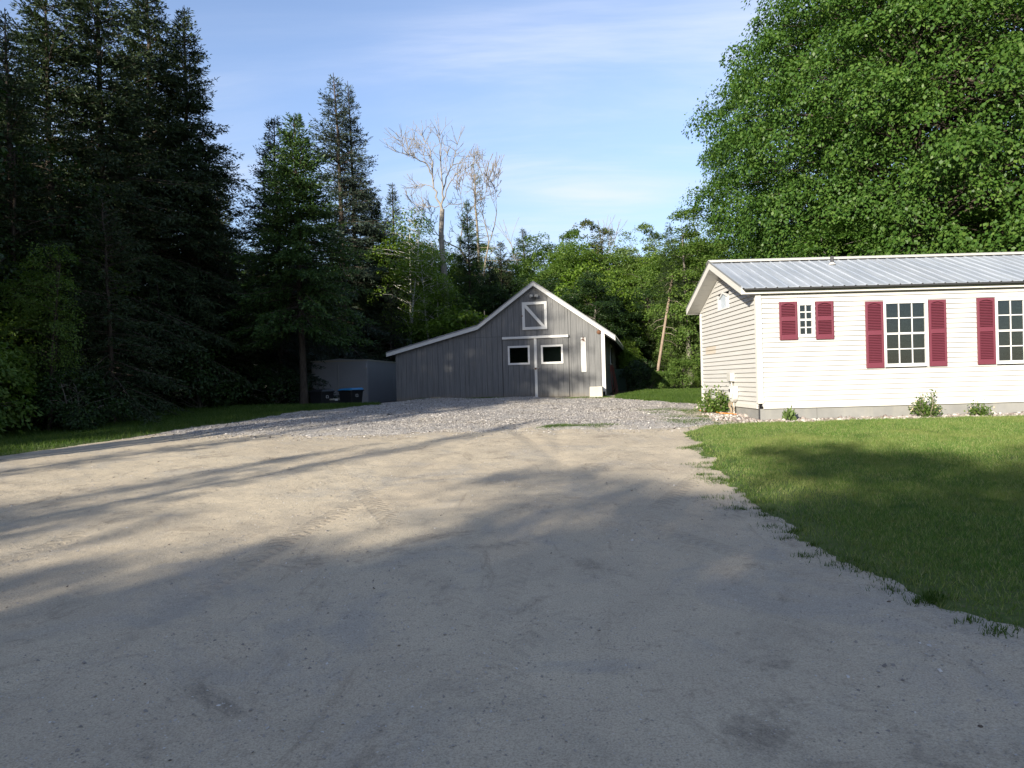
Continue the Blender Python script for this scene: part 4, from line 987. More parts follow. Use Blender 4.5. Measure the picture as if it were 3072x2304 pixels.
# ------------------------------------------------------------------ trees
def unit(a_): return a_ / np.maximum(np.linalg.norm(a_, axis=-1, keepdims=True), 1e-9)
def leafquads(c, d, nrm, L, Wd, fold=.0):
    """c base points, d unit direction, nrm approx normal -> diamond leaves"""
    s = unit(np.cross(d, nrm)); n2 = np.cross(s, d)
    L = L[:, None]; Wd = Wd[:, None]
    m = c + d * L * .45
    v = np.stack([c, m + s * Wd * .5 + n2 * Wd * fold, c + d * L, m - s * Wd * .5 + n2 * Wd * fold], 1)
    return v.reshape(-1, 3)
def tubes_mesh(segs, n=5):
    """segs: list of (pts, radii)"""
    V = []; F = []; b = 0
    for pts, rad in segs:
        pts = np.asarray(pts, float); m = len(pts); rad = np.asarray(rad, float)
        d = unit(np.gradient(pts, axis=0))
        u = unit(np.cross(d, np.array([.13, .21, .97]) + 0 * d)); w = np.cross(d, u)
        t = 2 * np.pi * np.arange(n) / n
        ring = pts[:, None] + (u[:, None] * np.cos(t)[None, :, None] + w[:, None] * np.sin(t)[None, :, None]) * rad[:, None, None]
        V.append(ring.reshape(-1, 3))
        i = (np.arange(m - 1)[:, None] * n + np.arange(n)[None]); j = (np.arange(m - 1)[:, None] * n + (np.arange(n)[None] + 1) % n)
        F.append(np.stack([i, j, j + n, i + n], -1).reshape(-1, 4) + b); b += m * n
    return np.concatenate(V), np.concatenate(F)

def conifer(name, seed, H, R, clear=.06, p=.85, droop=.35, per=6, gapz=.33, blade=.125, bw_=.030, twin=False, ragged=.25, trunk_r=None, mat=None, dens=1.0, bark='bark_dark', lowdead=0.0):
    r = np.random.default_rng(seed); segs = []; TB, TD, TL, = [], [], []
    tr = trunk_r or H * .0115
    zz_ = np.linspace(0, H, 12); bx = np.cumsum(r.normal(0, .03, 12)) * (zz_ / H); by = np.cumsum(r.normal(0, .03, 12)) * (zz_ / H)
    rad = tr * (1 - zz_ / H) ** .8 + .012; rad[0] *= 1.35
    segs.append((np.stack([bx, by, zz_], 1), rad))
    z = clear * H
    while z < H * .985:
        t = (z - clear * H) / (H - clear * H)
        env = R * (1 - t) ** p * (1 if t > .12 else .72 + .28 * t / .12)
        env *= 1 + ragged * .5 * math.sin(t * 19 + seed) * (1 - t)
        nb = per if t < .9 else max(3, per - 2)
        for k in range(nb):
            if r.random() < ragged * .35: continue
            L = max(.10, env * r.uniform(1 - ragged, 1 + ragged * .7)); az = r.uniform(0, 2 * np.pi); zb = z + r.uniform(-.5, .5) * gapz
            if zb > H: zb = H - .05
            e0 = math.radians(-8 + 58 * t ** 1.6 + r.uniform(-9, 9))
            s = np.linspace(0, 1, 7); rr = L * s * math.cos(e0 * .6)
            zo = L * (math.sin(e0) * s - droop * (1 - t * .7) * s ** 1.6 + .22 * droop * s ** 4)
            cx, cy_ = np.interp(zb, zz_, bx), np.interp(zb, zz_, by)
            pts = np.stack([cx + rr * math.cos(az), cy_ + rr * math.sin(az), zb + zo], 1)
            segs.append((pts[::2], np.linspace(.010 + .008 * L, .004, 4)))
            nt_ = max(5, int(L / .058 * dens)) + 2
            ss = np.sort(r.uniform(.10 if t > .1 else .25, 1.0, nt_)); ss[-1] = 1
            bp_ = np.stack([np.interp(ss, s, pts[:, q]) for q in range(3)], 1)
            tan = unit(np.stack([np.interp(ss, s, np.gradient(pts[:, q])) for q in range(3)], 1))
            side = np.where(np.arange(nt_) % 2 == 0, 1, -1) * r.uniform(.5, 1.15, nt_)
            lat = np.array([-math.sin(az), math.cos(az), 0])
            dd = unit(tan + lat[None] * side[:, None] + np.stack([0 * ss, 0 * ss, r.uniform(-.75, .10, nt_)], 1)); dd[-1] = tan[-1]
            tl = np.clip(.10 + .42 * L * (1.06 - ss) ** .8, .10, .62) * r.uniform(.6, 1.15, nt_)
            TB.append(bp_); TD.append(dd); TL.append(tl)
        z += gapz * (1 - .45 * t)
    TB = np.concatenate(TB); TD = np.concatenate(TD); TL = np.concatenate(TL)
    nb = np.maximum(2, (TL / .062 * dens).astype(int)); idx = np.repeat(np.arange(len(TB)), nb)
    u = r.uniform(0, 1, len(idx)); n = len(idx)
    c = TB[idx] + TD[idx] * (TL[idx] * u)[:, None] + r.normal(0, .012, (n, 3)); c[:, 2] -= .10 * TL[idx] * u ** 2
    d = unit(TD[idx] + r.normal(0, .42, (n, 3)) + np.array([0, 0, .05]))
    v = leafquads(c, d, r.normal(0, 1, (n, 3)) + np.array([0, 0, .8]), blade * r.uniform(.7, 1.3, n), bw_ * r.uniform(.7, 1.4, n))
    crown = npmesh(name + '_crown', v, np.arange(4 * n).reshape(n, 4), mat)
    tv, tf = tubes_mesh(segs, 5)
    if lowdead:
        extra = []
        zq = .06 * H
        while zq < lowdead * H:
            for k in range(3):
                az = r.uniform(0, 2 * np.pi); L = r.uniform(.5, R * .75); s = np.linspace(0, 1, 5)
                extra.append((np.stack([L * s * math.cos(az), L * s * math.sin(az), zq - .25 * L * s ** 1.5 + .0 * s], 1), np.linspace(.014, .004, 5)))
            zq += .3
        ev, ef = tubes_mesh(extra, 4); tf = np.concatenate([tf, ef + len(tv)]); tv = np.concatenate([tv, ev])
    trunk = npmesh(name + '_trunk', tv, tf, M[bark], True)
    return trunk, crown, H

def broadleaf(name, seed, H, R, base=.22, n_clump=150, clump=.8, leaves=130, leaf=.13, lw=.7, mat=None, bark='bark_grey', shape=1.0, lump=.2, shell=.55, droop=.35, trunk_r=None, airy=0.0, up=.8, multi=1, mass=0, mass_r=1.9, jit=.5, zlow=None, fill=0):
    r = np.random.default_rng(seed)
    zc = H * (base + 1) / 2; Rz = H * (1 - base) / 2
    d = unit(r.normal(0, 1, (n_clump * 4, 3)))
    rad = r.uniform(shell ** 3, 1, len(d)) ** (1 / 3)
    lumps = unit(r.normal(0, 1, (14, 3))); amp = r.uniform(-1, 1, 14)
    lm = 1 + lump * np.sum(amp[None] * np.exp(-((1 - d @ lumps.T) / .12)), 1)
    rad = rad * np.clip(lm, .6, 1.3)
    taper = np.where(d[:, 2] > 0, (1 - shape * .35 * np.clip(d[:, 2] * rad, 0, 1) ** 1.2), 1)
    q = d * rad[:, None] * np.array([R, R, Rz]); q[:, :2] *= taper[:, None]; q[:, 2] += zc
    q = q[q[:, 2] > (zlow if zlow is not None else base * .75) * H]
    q0 = q[-fill:] * np.array([.84, .84, 1]) if fill else q[:0]; q0 = q0 + r.normal(0, .35, q0.shape)
    if mass:                       # boughs: each a dome of leaf clumps, with dark gaps between the domes
        ctr = []
        for p_ in q:
            if all(np.linalg.norm(p_ - c_) > mass_r * .86 for c_ in ctr): ctr.append(p_)
            if len(ctr) >= mass: break
        ctr = np.array(ctr); per_ = int(np.ceil(n_clump / len(ctr))); qi = np.repeat(np.arange(len(ctr)), per_)
        co_ = unit(ctr - np.array([0, 0, zc - Rz * .35]))[qi]
        dv = unit(r.normal(0, 1, (len(qi), 3)) + co_ * 1.0 + np.array([0, 0, .55]))
        mr_ = (mass_r * np.exp(r.normal(0, .22, len(ctr))))[qi]
        q = ctr[qi] + dv * (mr_ * r.uniform(.55, 1.0, len(qi)))[:, None] * np.array([1, 1, .62])
        q = np.concatenate([q, q0]); lq = ctr
    else: q = q[:n_clump]; lq = q
    ax = unit(unit(q - np.array([0, 0, zc - Rz * .3])) * .7 + np.array([0, 0, up]))
    nl = np.maximum(8, (leaves * np.exp(r.normal(0, .3, len(q)))).astype(int)); idx = np.repeat(np.arange(len(q)), nl); n = len(idx)
    cr = clump * np.exp(r.normal(0, .28, len(q)))
    A = ax[idx]; U = unit(np.cross(A, r.normal(0, 1, (len(q), 3))[idx] * 0 + np.array([.31, .77, .12]))); Vv = np.cross(A, U)
    rho = np.sqrt(r.uniform(0, 1, n)); ph = r.uniform(0, 2 * np.pi, n)
    out = U * np.cos(ph)[:, None] + Vv * np.sin(ph)[:, None]
    c = q[idx] + out * (rho * cr[idx])[:, None] + A * ((-.42 * rho ** 2 + r.normal(0, .20, n)) * cr[idx])[:, None]
    c[:, 2] -= droop * .35 * rho ** 2 * cr[idx]
    dd = unit(out * .8 + np.array([0, 0, -droop]) + r.normal(0, .5, (n, 3)))
    nn = A + r.normal(0, jit, (n, 3))
    v = leafquads(c, dd, nn, leaf * r.uniform(.65, 1.3, n), leaf * lw * r.uniform(.7, 1.25, n), .12)
    crown = npmesh(name + '_crown', v, np.arange(4 * n).reshape(n, 4), mat)
    tr = trunk_r or H * .014; segs = []
    for m_ in range(multi):
        lean = r.normal(0, .05, 2) + (np.array([math.cos(m_ * 2.4), math.sin(m_ * 2.4)]) * .13 if multi > 1 else 0)
        zt = np.linspace(0, H * .86, 9); tx = lean[0] * zt + np.cumsum(r.normal(0, .04, 9)) * zt / H * 2; ty = lean[1] * zt + np.cumsum(r.normal(0, .04, 9)) * zt / H * 2
        rd = tr * (1 - zt / H) ** .9 + .01; rd[0] *= 1.3
        segs.append((np.stack([tx, ty, zt], 1), rd))
        sel = range(m_, len(lq), multi)
        for k in sel:
            g = lq[k]; hz_ = np.hypot(g[0], g[1]); zs = max(max(base, .06) * H * .6, min(g[2] - .25 * hz_ - .2, H * .84))
            if zs > g[2]: zs = g[2] * .9
            p0 = np.array([np.interp(zs, zt, tx), np.interp(zs, zt, ty), zs]); s = np.linspace(0, 1, 5)[:, None]
            pts = p0 + (g - p0) * s + np.array([0, 0, .12 * hz_]) * np.sin(s * np.pi) + r.normal(0, .06, (5, 3)) * np.sin(s * np.pi)
            L = np.linalg.norm(g - p0)
            segs.append((pts, np.linspace(min(.008 + (.014 if k % 9 == 0 else .0045) * L, .5 * np.interp(zs, zt, rd)), .005, 5)))
    tv, tf = tubes_mesh(segs, 5)
    return npmesh(name + '_trunk', tv, tf, M[bark], True), crown, H

def dead_tree(name, seed, H, bark='bark_dead', spread=.55, depth=4, trunk_r=.2, fork=.45, twigs=True):
    r = np.random.default_rng(seed); segs = []
    def grow(p, d, L, rad, lev):
        n = 5; pts = [p]; q = p.copy(); dd = d.copy()
        for i in range(n):
            dd = unit(dd + r.normal(0, .10 if lev else .025, 3) + np.array([0, 0, .06])); q = q + dd * L / n; pts.append(q.copy())
        r1 = rad * (.62 if lev < depth else .3)
        segs.append((np.array(pts), np.maximum(np.linspace(rad, r1, n + 1), .012)))
        if lev >= depth: return
        k = 2 if lev == 0 else r.integers(2, 4)
        for j in range(k):
            ax = unit(np.cross(dd, r.normal(0, 1, 3))); a_ = spread * r.uniform(.5, 1.2)
            grow(q, unit(dd * math.cos(a_) + ax * math.sin(a_)), L * r.uniform(.55, .85) * (.55 if lev == 0 else 1), r1 * r.uniform(.6, .85), lev + 1)
        for j in range(r.integers(1, 4) if lev else 2):
            i = r.integers(2, n); ax = unit(np.cross(dd, r.normal(0, 1, 3))); a_ = r.uniform(.7, 1.2)
            grow(pts[i], unit(dd * math.cos(a_) + ax * math.sin(a_)), L * r.uniform(.25, .5) * (.5 if lev == 0 else 1), r1 * .4, max(lev + 1, depth - 1))
    grow(np.array([0, 0, 0.]), np.array([0, 0, 1.]), H * fork, trunk_r, 0)
    v, f = tubes_mesh([segs[0]], 8); v2, f2 = tubes_mesh(segs[1:], 4)
    top_ = max(v[:, 2].max(), v2[:, 2].max()); k = H / top_
    return npmesh(name + '_trunk', v * k, f, M[bark], True), npmesh(name + '_limbs', v2 * k, f2, M[bark], True), H

PROTO = {}
PROTO['spruce_a'] = conifer('spruce_a', 11, 17, 3.7, .20, .85, .42, 8, .27, mat=M['n_dark'], ragged=.30, lowdead=.2, trunk_r=.19, blade=.155, bw_=.042)
PROTO['spruce_b'] = conifer('spruce_b', 12, 18, 4.0, .14, .74, .50, 8, .31, mat=M['n_dark'], ragged=.40, lowdead=.3, dens=.85, trunk_r=.20, blade=.165, bw_=.044)
PROTO['spruce_c'] = conifer('spruce_c', 13, 15, 3.1, .08, .85, .42, 7, .30, mat=M['n_blue'], ragged=.62, blade=.15, bw_=.035)
PROTO['fir_a'] = conifer('fir_a', 14, 12, 3.3, .30, .82, .22, 8, .27, mat=M['n_green'], ragged=.22, dens=1.0, trunk_r=.17, blade=.155, bw_=.044)
PROTO['fir_b'] = conifer('fir_b', 15, 12, 3.0, .05, .8, .30, 8, .30, mat=M['n_green'], ragged=.30, dens=.9, blade=.15, bw_=.036)
PROTO['tall_pine'] = conifer('tall_pine', 19, 16, 2.1, .56, .45, .30, 6, .30, mat=M['n_dark'], ragged=.4, dens=.7, blade=.16, bw_=.04, lowdead=.3)
PROTO['small_spruce'] = conifer('small_spruce', 16, 9, 1.35, .05, .85, .3, 6, .27, mat=M['n_blue'], ragged=.25, blade=.14, dens=.8)
PROTO['hemlock'] = conifer('hemlock', 17, 7, 2.3, .03, .7, .45, 6, .30, mat=M['n_dark'], ragged=.35, blade=.12, dens=1.0)
PROTO['larch'] = conifer('larch', 18, 12, 2.0, .2, .7, .35, 4, .42, mat=M['l_pale'], ragged=.6, dens=.55, bark='twig', bw_=.022)
PROTO['maple_a'] = broadleaf('maple_a', 21, 19.5, 7.3, .02, 1450, .58, 112, .125, .70, M['l_maple'], bark='bark_dark', shape=.8, lump=.12, shell=.84, droop=.75, trunk_r=.35, mass=330, mass_r=1.45, jit=.45, zlow=.12, fill=480)
PROTO['maple_b'] = broadleaf('maple_b', 22, 18, 6.8, -.05, 950, .58, 92, .128, .70, M['l_maple'], bark='bark_dark', shape=.6, lump=.12, shell=.84, droop=.75, trunk_r=.33, mass=240, mass_r=1.45, jit=.45, zlow=.12, fill=260)
PROTO['wood_a'] = broadleaf('wood_a', 23, 12, 3.0, .12, 200, .50, 90, .15, .65, M['l_mid'], shape=.8, lump=.3, shell=.5, mass=44, mass_r=1.0, fill=90)
PROTO['wood_b'] = broadleaf('wood_b', 24, 13, 2.6, .18, 170, .50, 90, .15, .65, M['l_mid'], shape=1.0, lump=.3, shell=.45, mass=40, mass_r=.95, fill=70)
PROTO['poplar'] = broadleaf('poplar', 25, 13, 1.7, .12, 120, .60, 100, .14, .75, M['l_pale'], shape=1.4, lump=.3, shell=.3)
PROTO['birch'] = broadleaf('birch', 26, 11, 2.2, .35, 90, .65, 80, .13, .7, M['l_light'], 'bark_birch', shape=.9, lump=.3, shell=.3, trunk_r=.085, multi=2)
PROTO['young_maple'] = broadleaf('young_maple', 27, 8, 2.3, .08, 110, .62, 95, .19, .6, M['l_light'], shape=.9, lump=.3, shell=.35, droop=.5, trunk_r=.07, up=1.3)
PROTO['willow'] = broadleaf('willow', 28, 8.5, 2.7, .04, 150, .7, 130, .14, .30, M['l_pale'], shape=.6, lump=.3, shell=.35, droop=.1, multi=3, trunk_r=.06, up=.9)
PROTO['shrub_a'] = broadleaf('shrub_a', 29, 3.2, 1.7, .02, 75, .45, 80, .15, .55, M['l_mid'], shape=.3, lump=.3, shell=.4, multi=3, trunk_r=.03)
PROTO['shrub_b'] = broadleaf('shrub_b', 30, 2.2, 1.4, .02, 55, .42, 80, .12, .55, M['l_dark'], shape=.3, lump=.3, shell=.4, multi=3, trunk_r=.025)
def dead_birch():
    r = np.random.default_rng(44)
    P_ = lambda xc, yc, dy=0.0: np.array([(xc - 1575) * .00797, dy, 5.35 + (1600 - yc) * .00797])
    L_ = [([(1560, 2270), (1585, 1900), (1585, 1600), (1566, 1400), (1550, 1200), (1558, 1020)], .205, .13, 0, 0),
          ([(1558, 1020), (1525, 950), (1500, 850), (1485, 720), (1475, 600), (1440, 550), (1410, 490)], .085, .014, 0, .5),
          ([(1478, 640), (1440, 570), (1395, 545), (1345, 510)], .035, .012, .4, .8), ([(1490, 780), (1440, 710), (1380, 680), (1310, 672), (1245, 665)], .055, .012, .1, -1.2),
          ([(1345, 674), (1300, 620), (1288, 575)], .025, .011, -.7, -1.0), ([(1380, 680), (1330, 640), (1310, 560)], .025, .011, -.5, .2),
          ([(1558, 1020), (1562, 900), (1553, 750), (1548, 600), (1546, 530)], .08, .014, 0, -.4), ([(1562, 900), (1590, 780), (1620, 700), (1700, 650), (1790, 600)], .055, .012, -.1, 1.1),
          ([(1566, 960), (1612, 850), (1662, 800), (1760, 770), (1815, 740)], .045, .012, 0, -1.4), ([(1500, 870), (1440, 835), (1380, 830), (1335, 852)], .035, .012, .1, 1.0),
          ([(1535, 1000), (1450, 990), (1390, 958), (1295, 972)], .035, .012, 0, 1.6), ([(1620, 700), (1640, 620), (1660, 560)], .028, .011, .6, .3), ([(1590, 780), (1570, 660), (1585, 590)], .025, .011, .3, .9),
          ([(1440, 710), (1420, 630), (1380, 560)], .025, .011, -.3, .7), ([(1570, 1010), (1620, 960), (1690, 990)], .03, .012, 0, .8)]
    segs = []
    for pts, r0, r1, d0, d1 in L_:
        n = len(pts); q = np.array([P_(x, y, d0 + (d1 - d0) * k / (n - 1)) for k, (x, y) in enumerate(pts)])
        tt = np.linspace(0, n - 1, n * 3); q = np.stack([np.interp(tt, np.arange(n), q[:, c_]) for c_ in range(3)], 1)
        q[1:-1] += r.normal(0, .03, q[1:-1].shape) * (r0 < .15); segs.append((q, np.linspace(r0, r1, len(q)) * (1 if r0 > .15 else .78)))
    tw = []
    for q, rd in segs[1:]:
        for k in range(int(len(q) * 1.3)):
            i_ = r.integers(len(q) // 3, len(q)); d = unit(q[-1] - q[0]) + r.normal(0, .75, 3) + np.array([0, 0, .35]); d = unit(d); L = r.uniform(.35, 1.2)
            p1 = q[i_] + d * L * .5; p2 = p1 + unit(d + r.normal(0, .35, 3) + np.array([0, 0, .25])) * L * .5
            tw.append((np.array([q[i_], p1, p2]), np.array([.016, .012, .008])))
            d2 = unit(d + r.normal(0, .6, 3)); tw.append((np.array([p1, p1 + d2 * L * .25, p1 + d2 * L * .45 + np.array([0, 0, .05])]), np.array([.010, .008, .007])))
    v, f = tubes_mesh([segs[0]], 9); v2, f2 = tubes_mesh(segs[1:] + tw, 5)
    return npmesh('dead_birch_trunk', v, f, M['bark_dead'], True), npmesh('dead_birch_branches', v2, f2, M['bark_dead'], True), 14.2
PROTO['dead_a'] = dead_birch()
PROTO['dead_b'] = dead_tree('dead_b', 9, 13.5, 'twig', depth=6, trunk_r=.17, fork=.42, spread=.50)
PROTO['snag'] = dead_tree('snag', 3, 7, depth=2, trunk_r=.06, fork=.8, spread=.4)

def tree(proto, name, x, y, H, label, cat='tree', group=None, rz=None, wide=1.0, lean=(0, 0), mat=None, z=None, second='crown', bark=None):
    tm, cm, h0 = PROTO[proto]
    o = empty(name, (x, y, (Pz(x, y) if z is None else z) - .06), random.uniform(0, 6.28) if rz is None else rz)
    k = H / h0; o.scale = (k * wide, k * wide, k)
    if lean != (0, 0): o.rotation_euler = (lean[0], lean[1], o.rotation_euler.z)
    tag(o, label, cat, group)
    t = link('trunk', tm, o); c = link(second, cm, o)
    if bark:
        t.material_slots[0].link = 'OBJECT'; t.material_slots[0].material = M[bark]
    if mat:
        c.material_slots[0].link = 'OBJECT'; c.material_slots[0].material = M[mat]
    return o
def spot(px, py, d):
    """world x and height of a thing whose top shows at (px, py) of a 2212-wide picture, d metres ahead"""
    dx = px * .46293 - 512; dy = 384 - py * .46293
    xu = dx + dy * ROLL; yu = dy - dx * ROLL - 3.0
    return xu / 690 * d, 1.55 + yu / 690 * d
def ttree(proto, name, px, py, d, label, **k):
    x, zt = spot(px, py, d)
    return tree(proto, name, x, d, zt - Pz(x, d), label, **k)

# left woods, nearest the drive
LW = 'conifers at the left edge of the drive'
ttree('spruce_b', 'spruce_tree', 205, -150, 21.5, 'tall ragged dark spruce at the left with brown bare lower limbs', group=LW)
ttree('spruce_a', 'spruce_tree', 318, -75, 24.2, 'tall dark spruce whose bare grey trunk meets the verge grass', group=LW)
ttree('spruce_a', 'spruce_tree', 397, 8, 25.0, 'slender pointed spruce at the right edge of the tall left conifers', group=LW, wide=.95)
ttree('spruce_b', 'spruce_tree', 95, -60, 20.0, 'broad dark spruce overhanging the top left corner', group=LW, wide=1.1)
ttree('spruce_c', 'spruce_tree', 20, 20, 17.5, 'dark spruce at the far left margin behind bright leaves', group=LW, mat='n_dark')
ttree('fir_a', 'fir_tree', 640, 243, 25.0, 'dense bushy green fir beside the trailer, sunlit on its middle', group=LW, wide=.95)
ttree('fir_b', 'fir_tree', 590, 252, 28.0, 'bluish fir top close behind the bushy green fir', group=LW, mat='n_blue')
ttree('spruce_c', 'spruce_tree', 730, 155, 36.5, 'tall grey-green ragged spruce with a spire top left of the dead birch', group=LW, wide=1.12)
ttree('spruce_c', 'spruce_tree', 757, 172, 37.5, 'second spire crowded against the tall grey-green spruce', group=LW, wide=.8)
ttree('spruce_a', 'spruce_tree', 800, 405, 38.5, 'dark spruce filling in above the barn lean-to', group=LW, wide=1.25)
ttree('small_spruce', 'spruce_tree', 848, 393, 42, 'small pointed spruce top left of the birches')
# leafy trees at the far left
tree('birch', 'broadleaf_tree', -12.4, 14.3, 10.5, 'airy leafy tree with bright green sprays at the left frame edge', mat='l_dark', wide=1.0, bark='bark_dark')
tree('birch', 'broadleaf_tree', -12.6, 17.4, 8.0, 'airy leafy sapling deeper in the shade behind the left edge tree', mat='l_dark', wide=1.1, bark='bark_dark')
tree('birch', 'broadleaf_tree', -10.9, 16.2, 4.6, 'young leafy sapling lit green in front of the left spruces', mat='l_mid', bark='bark_dark')
tree('hemlock', 'hemlock_tree', -10.6, 18.3, 6.0, 'drooping dark hemlock low at the left behind the verge')
tree('hemlock', 'hemlock_tree', -13.6, 18.2, 7.5, 'tall drooping hemlock behind the left shrubs')
tree('young_maple', 'broadleaf_tree', -12.9, 17.0, 5.4, 'young leafy tree with green sprays behind the verge shrubs', mat='l_mid')
tree('young_maple', 'broadleaf_tree', -13.9, 21.4, 7.2, 'young maple with light sprays left of the bare spruce trunk', mat='l_mid')
sh = 'shrubs along the left verge'
for (x, y, h, pr, mt, lb) in ((-11.6, 14.6, 2.5, 'shrub_a', 'l_mid', 'leafy shrub with sunlit tips at the left end of the verge'), (-10.3, 16.2, 1.5, 'shrub_b', 'l_dark', 'low dark shrub right of the sunlit verge shrub'),
                              (-12.7, 16.0, 3.0, 'shrub_a', 'l_mid', 'tall leafy shrub behind the sunlit verge shrub'), (-11.2, 18.0, 1.9, 'shrub_b', 'l_dark', 'rounded dark shrub halfway along the verge'),
                              (-10.4, 23.0, 2.3, 'shrub_b', 'l_dark', 'dark shrub just right of the bare spruce trunk'), (-8.9, 25.8, 2.0, 'shrub_b', 'l_dark', 'dark shrub left of the bins'),
                              (-13.4, 21.6, 2.4, 'shrub_b', 'l_dark', 'dark shrub left of the bare spruce trunk'), (-10.9, 26.6, 2.6, 'shrub_a', 'l_dark', 'dark shrub deep in the shade behind the verge')):
    tree(pr, 'shrub', x, y, h, lb, 'shrub', sh, mat=mt)
# dark filling of the left woods: shaded spruces and saplings that nothing tells apart
dw = 'shaded trees deep in the left woods'; dl = 'dark shaded tree deep in the left woods'
for (x, y) in ((-16, 20), (-18, 25), (-15, 28), (-21, 22), (-12, 30), (-19, 31), (-9.6, 33), (-14, 35), (-23, 30), (-11, 38), (-17, 40), (-7, 37), (-25, 37), (-8.5, 42), (-13, 45), (-20, 46), (-28, 44), (-5, 44)):
    x += random.uniform(-.8, .8); y += random.uniform(-.8, .8)
    tree(random.choice(['spruce_a', 'spruce_b', 'fir_b']), 'spruce_tree', x, y, random.uniform(10.5, 14) if x < -13 else random.uniform(6.5, 8.5), dl, 'tree', dw, wide=random.uniform(1.0, 1.3), mat='n_dark')
for (x, y) in ((-14.6, 24), (-9.5, 29.5), (-12.4, 27.5), (-16.5, 23), (-9.8, 31.5), (-11, 33), (-15.5, 31), (-6.2, 35.5), (-19.5, 27), (-22, 26)):
    tree('hemlock', 'hemlock_tree', x, y, random.uniform(4.5, 7), 'low dark hemlock filling the gaps of the left woods', 'tree', dw + ' floor', wide=1.2)

# behind the barn
tree('dead_a', 'dead_birch', spot(960, 629, 38)[0] - .13, 38, 14.2, 'tall dead forked birch with bare bleached limbs behind the barn', second='branches', rz=0, lean=(0, ROLL))
ttree('dead_b', 'dead_tree', 1035, 318, 43, 'dead tree with fine bare twigs right of the dead birch', second='branches', rz=.4)
ttree('larch', 'larch_tree', 1030, 350, 44, 'half bare pale larch tangled with the dead tree')
ttree('fir_b', 'fir_tree', 1008, 432, 40, 'pointed green fir below the half bare larch', wide=.75)
for px, py, d, lb in ((868, 438, 37, 'white stemmed birch left of the dead birch'), (905, 470, 39, 'bright green birch between the small spruce and the dead birch'), (930, 520, 36, 'low birch at the foot of the dead birch')):
    ttree('birch', 'birch_tree', px, py, d, lb, group='birches behind the barn')
for px, py, d, w, lb in ((1082, 520, 45, 1.0, 'dark spruce right of the larch'), (1058, 560, 42, 1.1, 'dark blunt spruce below the larch'), (1130, 488, 56, 1.2, 'pale thin-topped spruce over the barn ridge')):
    ttree('spruce_c' if px == 1130 else 'fir_b', 'spruce_tree', px, py, d, lb, wide=w, mat=None if px == 1130 else 'n_dark')
for px, py, d, pr, mt, lb in ((1182, 496, 48, 'wood_a', 'l_mid', 'broad leafy tree above the barn ridge'), (1235, 500, 50, 'wood_b', 'l_mid', 'leafy tree right of the broad one over the barn ridge'),
                              (1290, 488, 47, 'wood_b', 'l_seed', 'tree browned with seed clusters above the barn roof'), (1350, 497, 52, 'poplar', 'l_pale', 'pale silvery poplar right of the seed-browned tree'),
                              (1405, 497, 54, 'wood_b', 'l_pale', 'grey-green rounded tree in the middle of the gap'), (1455, 545, 46, 'wood_a', 'l_mid', 'leafy tree over the leaning bare trunk'),
                              (1495, 462, 55, 'poplar', 'l_pale', 'slim pale poplar beside the big maple'), (1540, 478, 56, 'poplar', 'l_pale', 'pale poplar half behind the big maple'),
                              (1382, 560, 42, 'wood_a', 'l_mid', 'green tree standing before the grey-green rounded one')):
    ttree(pr, 'broadleaf_tree', px, py, d, lb, mat=mt, wide=1.1)
for px, py, d, pr, mt, lb in ((1205, 520, 44, 'wood_a', 'l_mid', 'full leafy tree directly over the barn peak'), (1262, 512, 46, 'wood_a', 'l_light', 'bright leafy tree just right of the barn peak'), (1318, 520, 45, 'wood_a', 'l_mid', 'full leafy tree over the right barn slope'),
                              (1372, 528, 45, 'wood_a', 'l_pale', 'pale leafy tree above the barn eave'), (1425, 530, 44, 'wood_a', 'l_light', 'bright leafy tree left of the leaning trunk'), (1480, 525, 45, 'wood_b', 'l_pale', 'pale leafy tree right of the leaning trunk'),
                              (1515, 505, 44, 'wood_a', 'l_mid', 'leafy tree rising behind the house gable'), (1400, 650, 38, 'young_maple', 'l_mid', 'young maple low in the gap beside the barn'), (1310, 655, 37, 'young_maple', 'l_light', 'second young maple low behind the right barn slope')):
    ttree(pr, 'broadleaf_tree', px, py, d, lb, mat=mt, wide=1.25)
for px, py, d, pr, mt, lb in ((872, 492, 41, 'wood_a', 'l_mid', 'leafy tree filling in behind the white stemmed birches'), (918, 512, 42, 'wood_a', 'l_light', 'bright leafy tree left of the dead birch trunk'), (985, 540, 44, 'wood_a', 'l_mid', 'leafy tree between the dead birch trunk and the pointed green fir'),
                              (1045, 530, 47, 'wood_b', 'l_pale', 'pale leafy tree behind the pointed green fir'), (1105, 535, 50, 'wood_a', 'l_mid', 'leafy tree left of the pale thin-topped spruce'), (955, 610, 37, 'young_maple', 'l_mid', 'young maple low at the foot of the dead birch')):
    ttree(pr, 'broadleaf_tree', px, py, d, lb, mat=mt, wide=1.15)
ttree('young_maple', 'young_maple', 1262, 556, 37, 'fresh green maple rising behind the right barn roof', wide=1.15)
ttree('young_maple', 'young_maple', 1338, 610, 36, 'fresh green maple close behind the barn corner', wide=1.0)
ttree('young_maple', 'young_maple', 1352, 725, 33, 'low light green maple beside the barn eave', wide=1.1)
ttree('shrub_a', 'shrub', 1010, 640, 36, 'leafy bush showing over the lean-to roof', cat='shrub', mat='l_light')
ttree('wood_a', 'broadleaf_tree', 1165, 585, 40, 'dark leafy tree right behind the barn peak', mat='l_dark', wide=1.2)
ttree('wood_a', 'broadleaf_tree', 1080, 600, 41, 'dark leafy tree behind the left slope of the barn', mat='l_dark', wide=1.2)
ttree('willow', 'willow_tree', 1505, 545, 34, 'yellowish feathery willow left of the house gable')
ttree('willow', 'willow_tree', 1462, 640, 35, 'lower feathery willow by the leaning trunk', mat='l_mid')
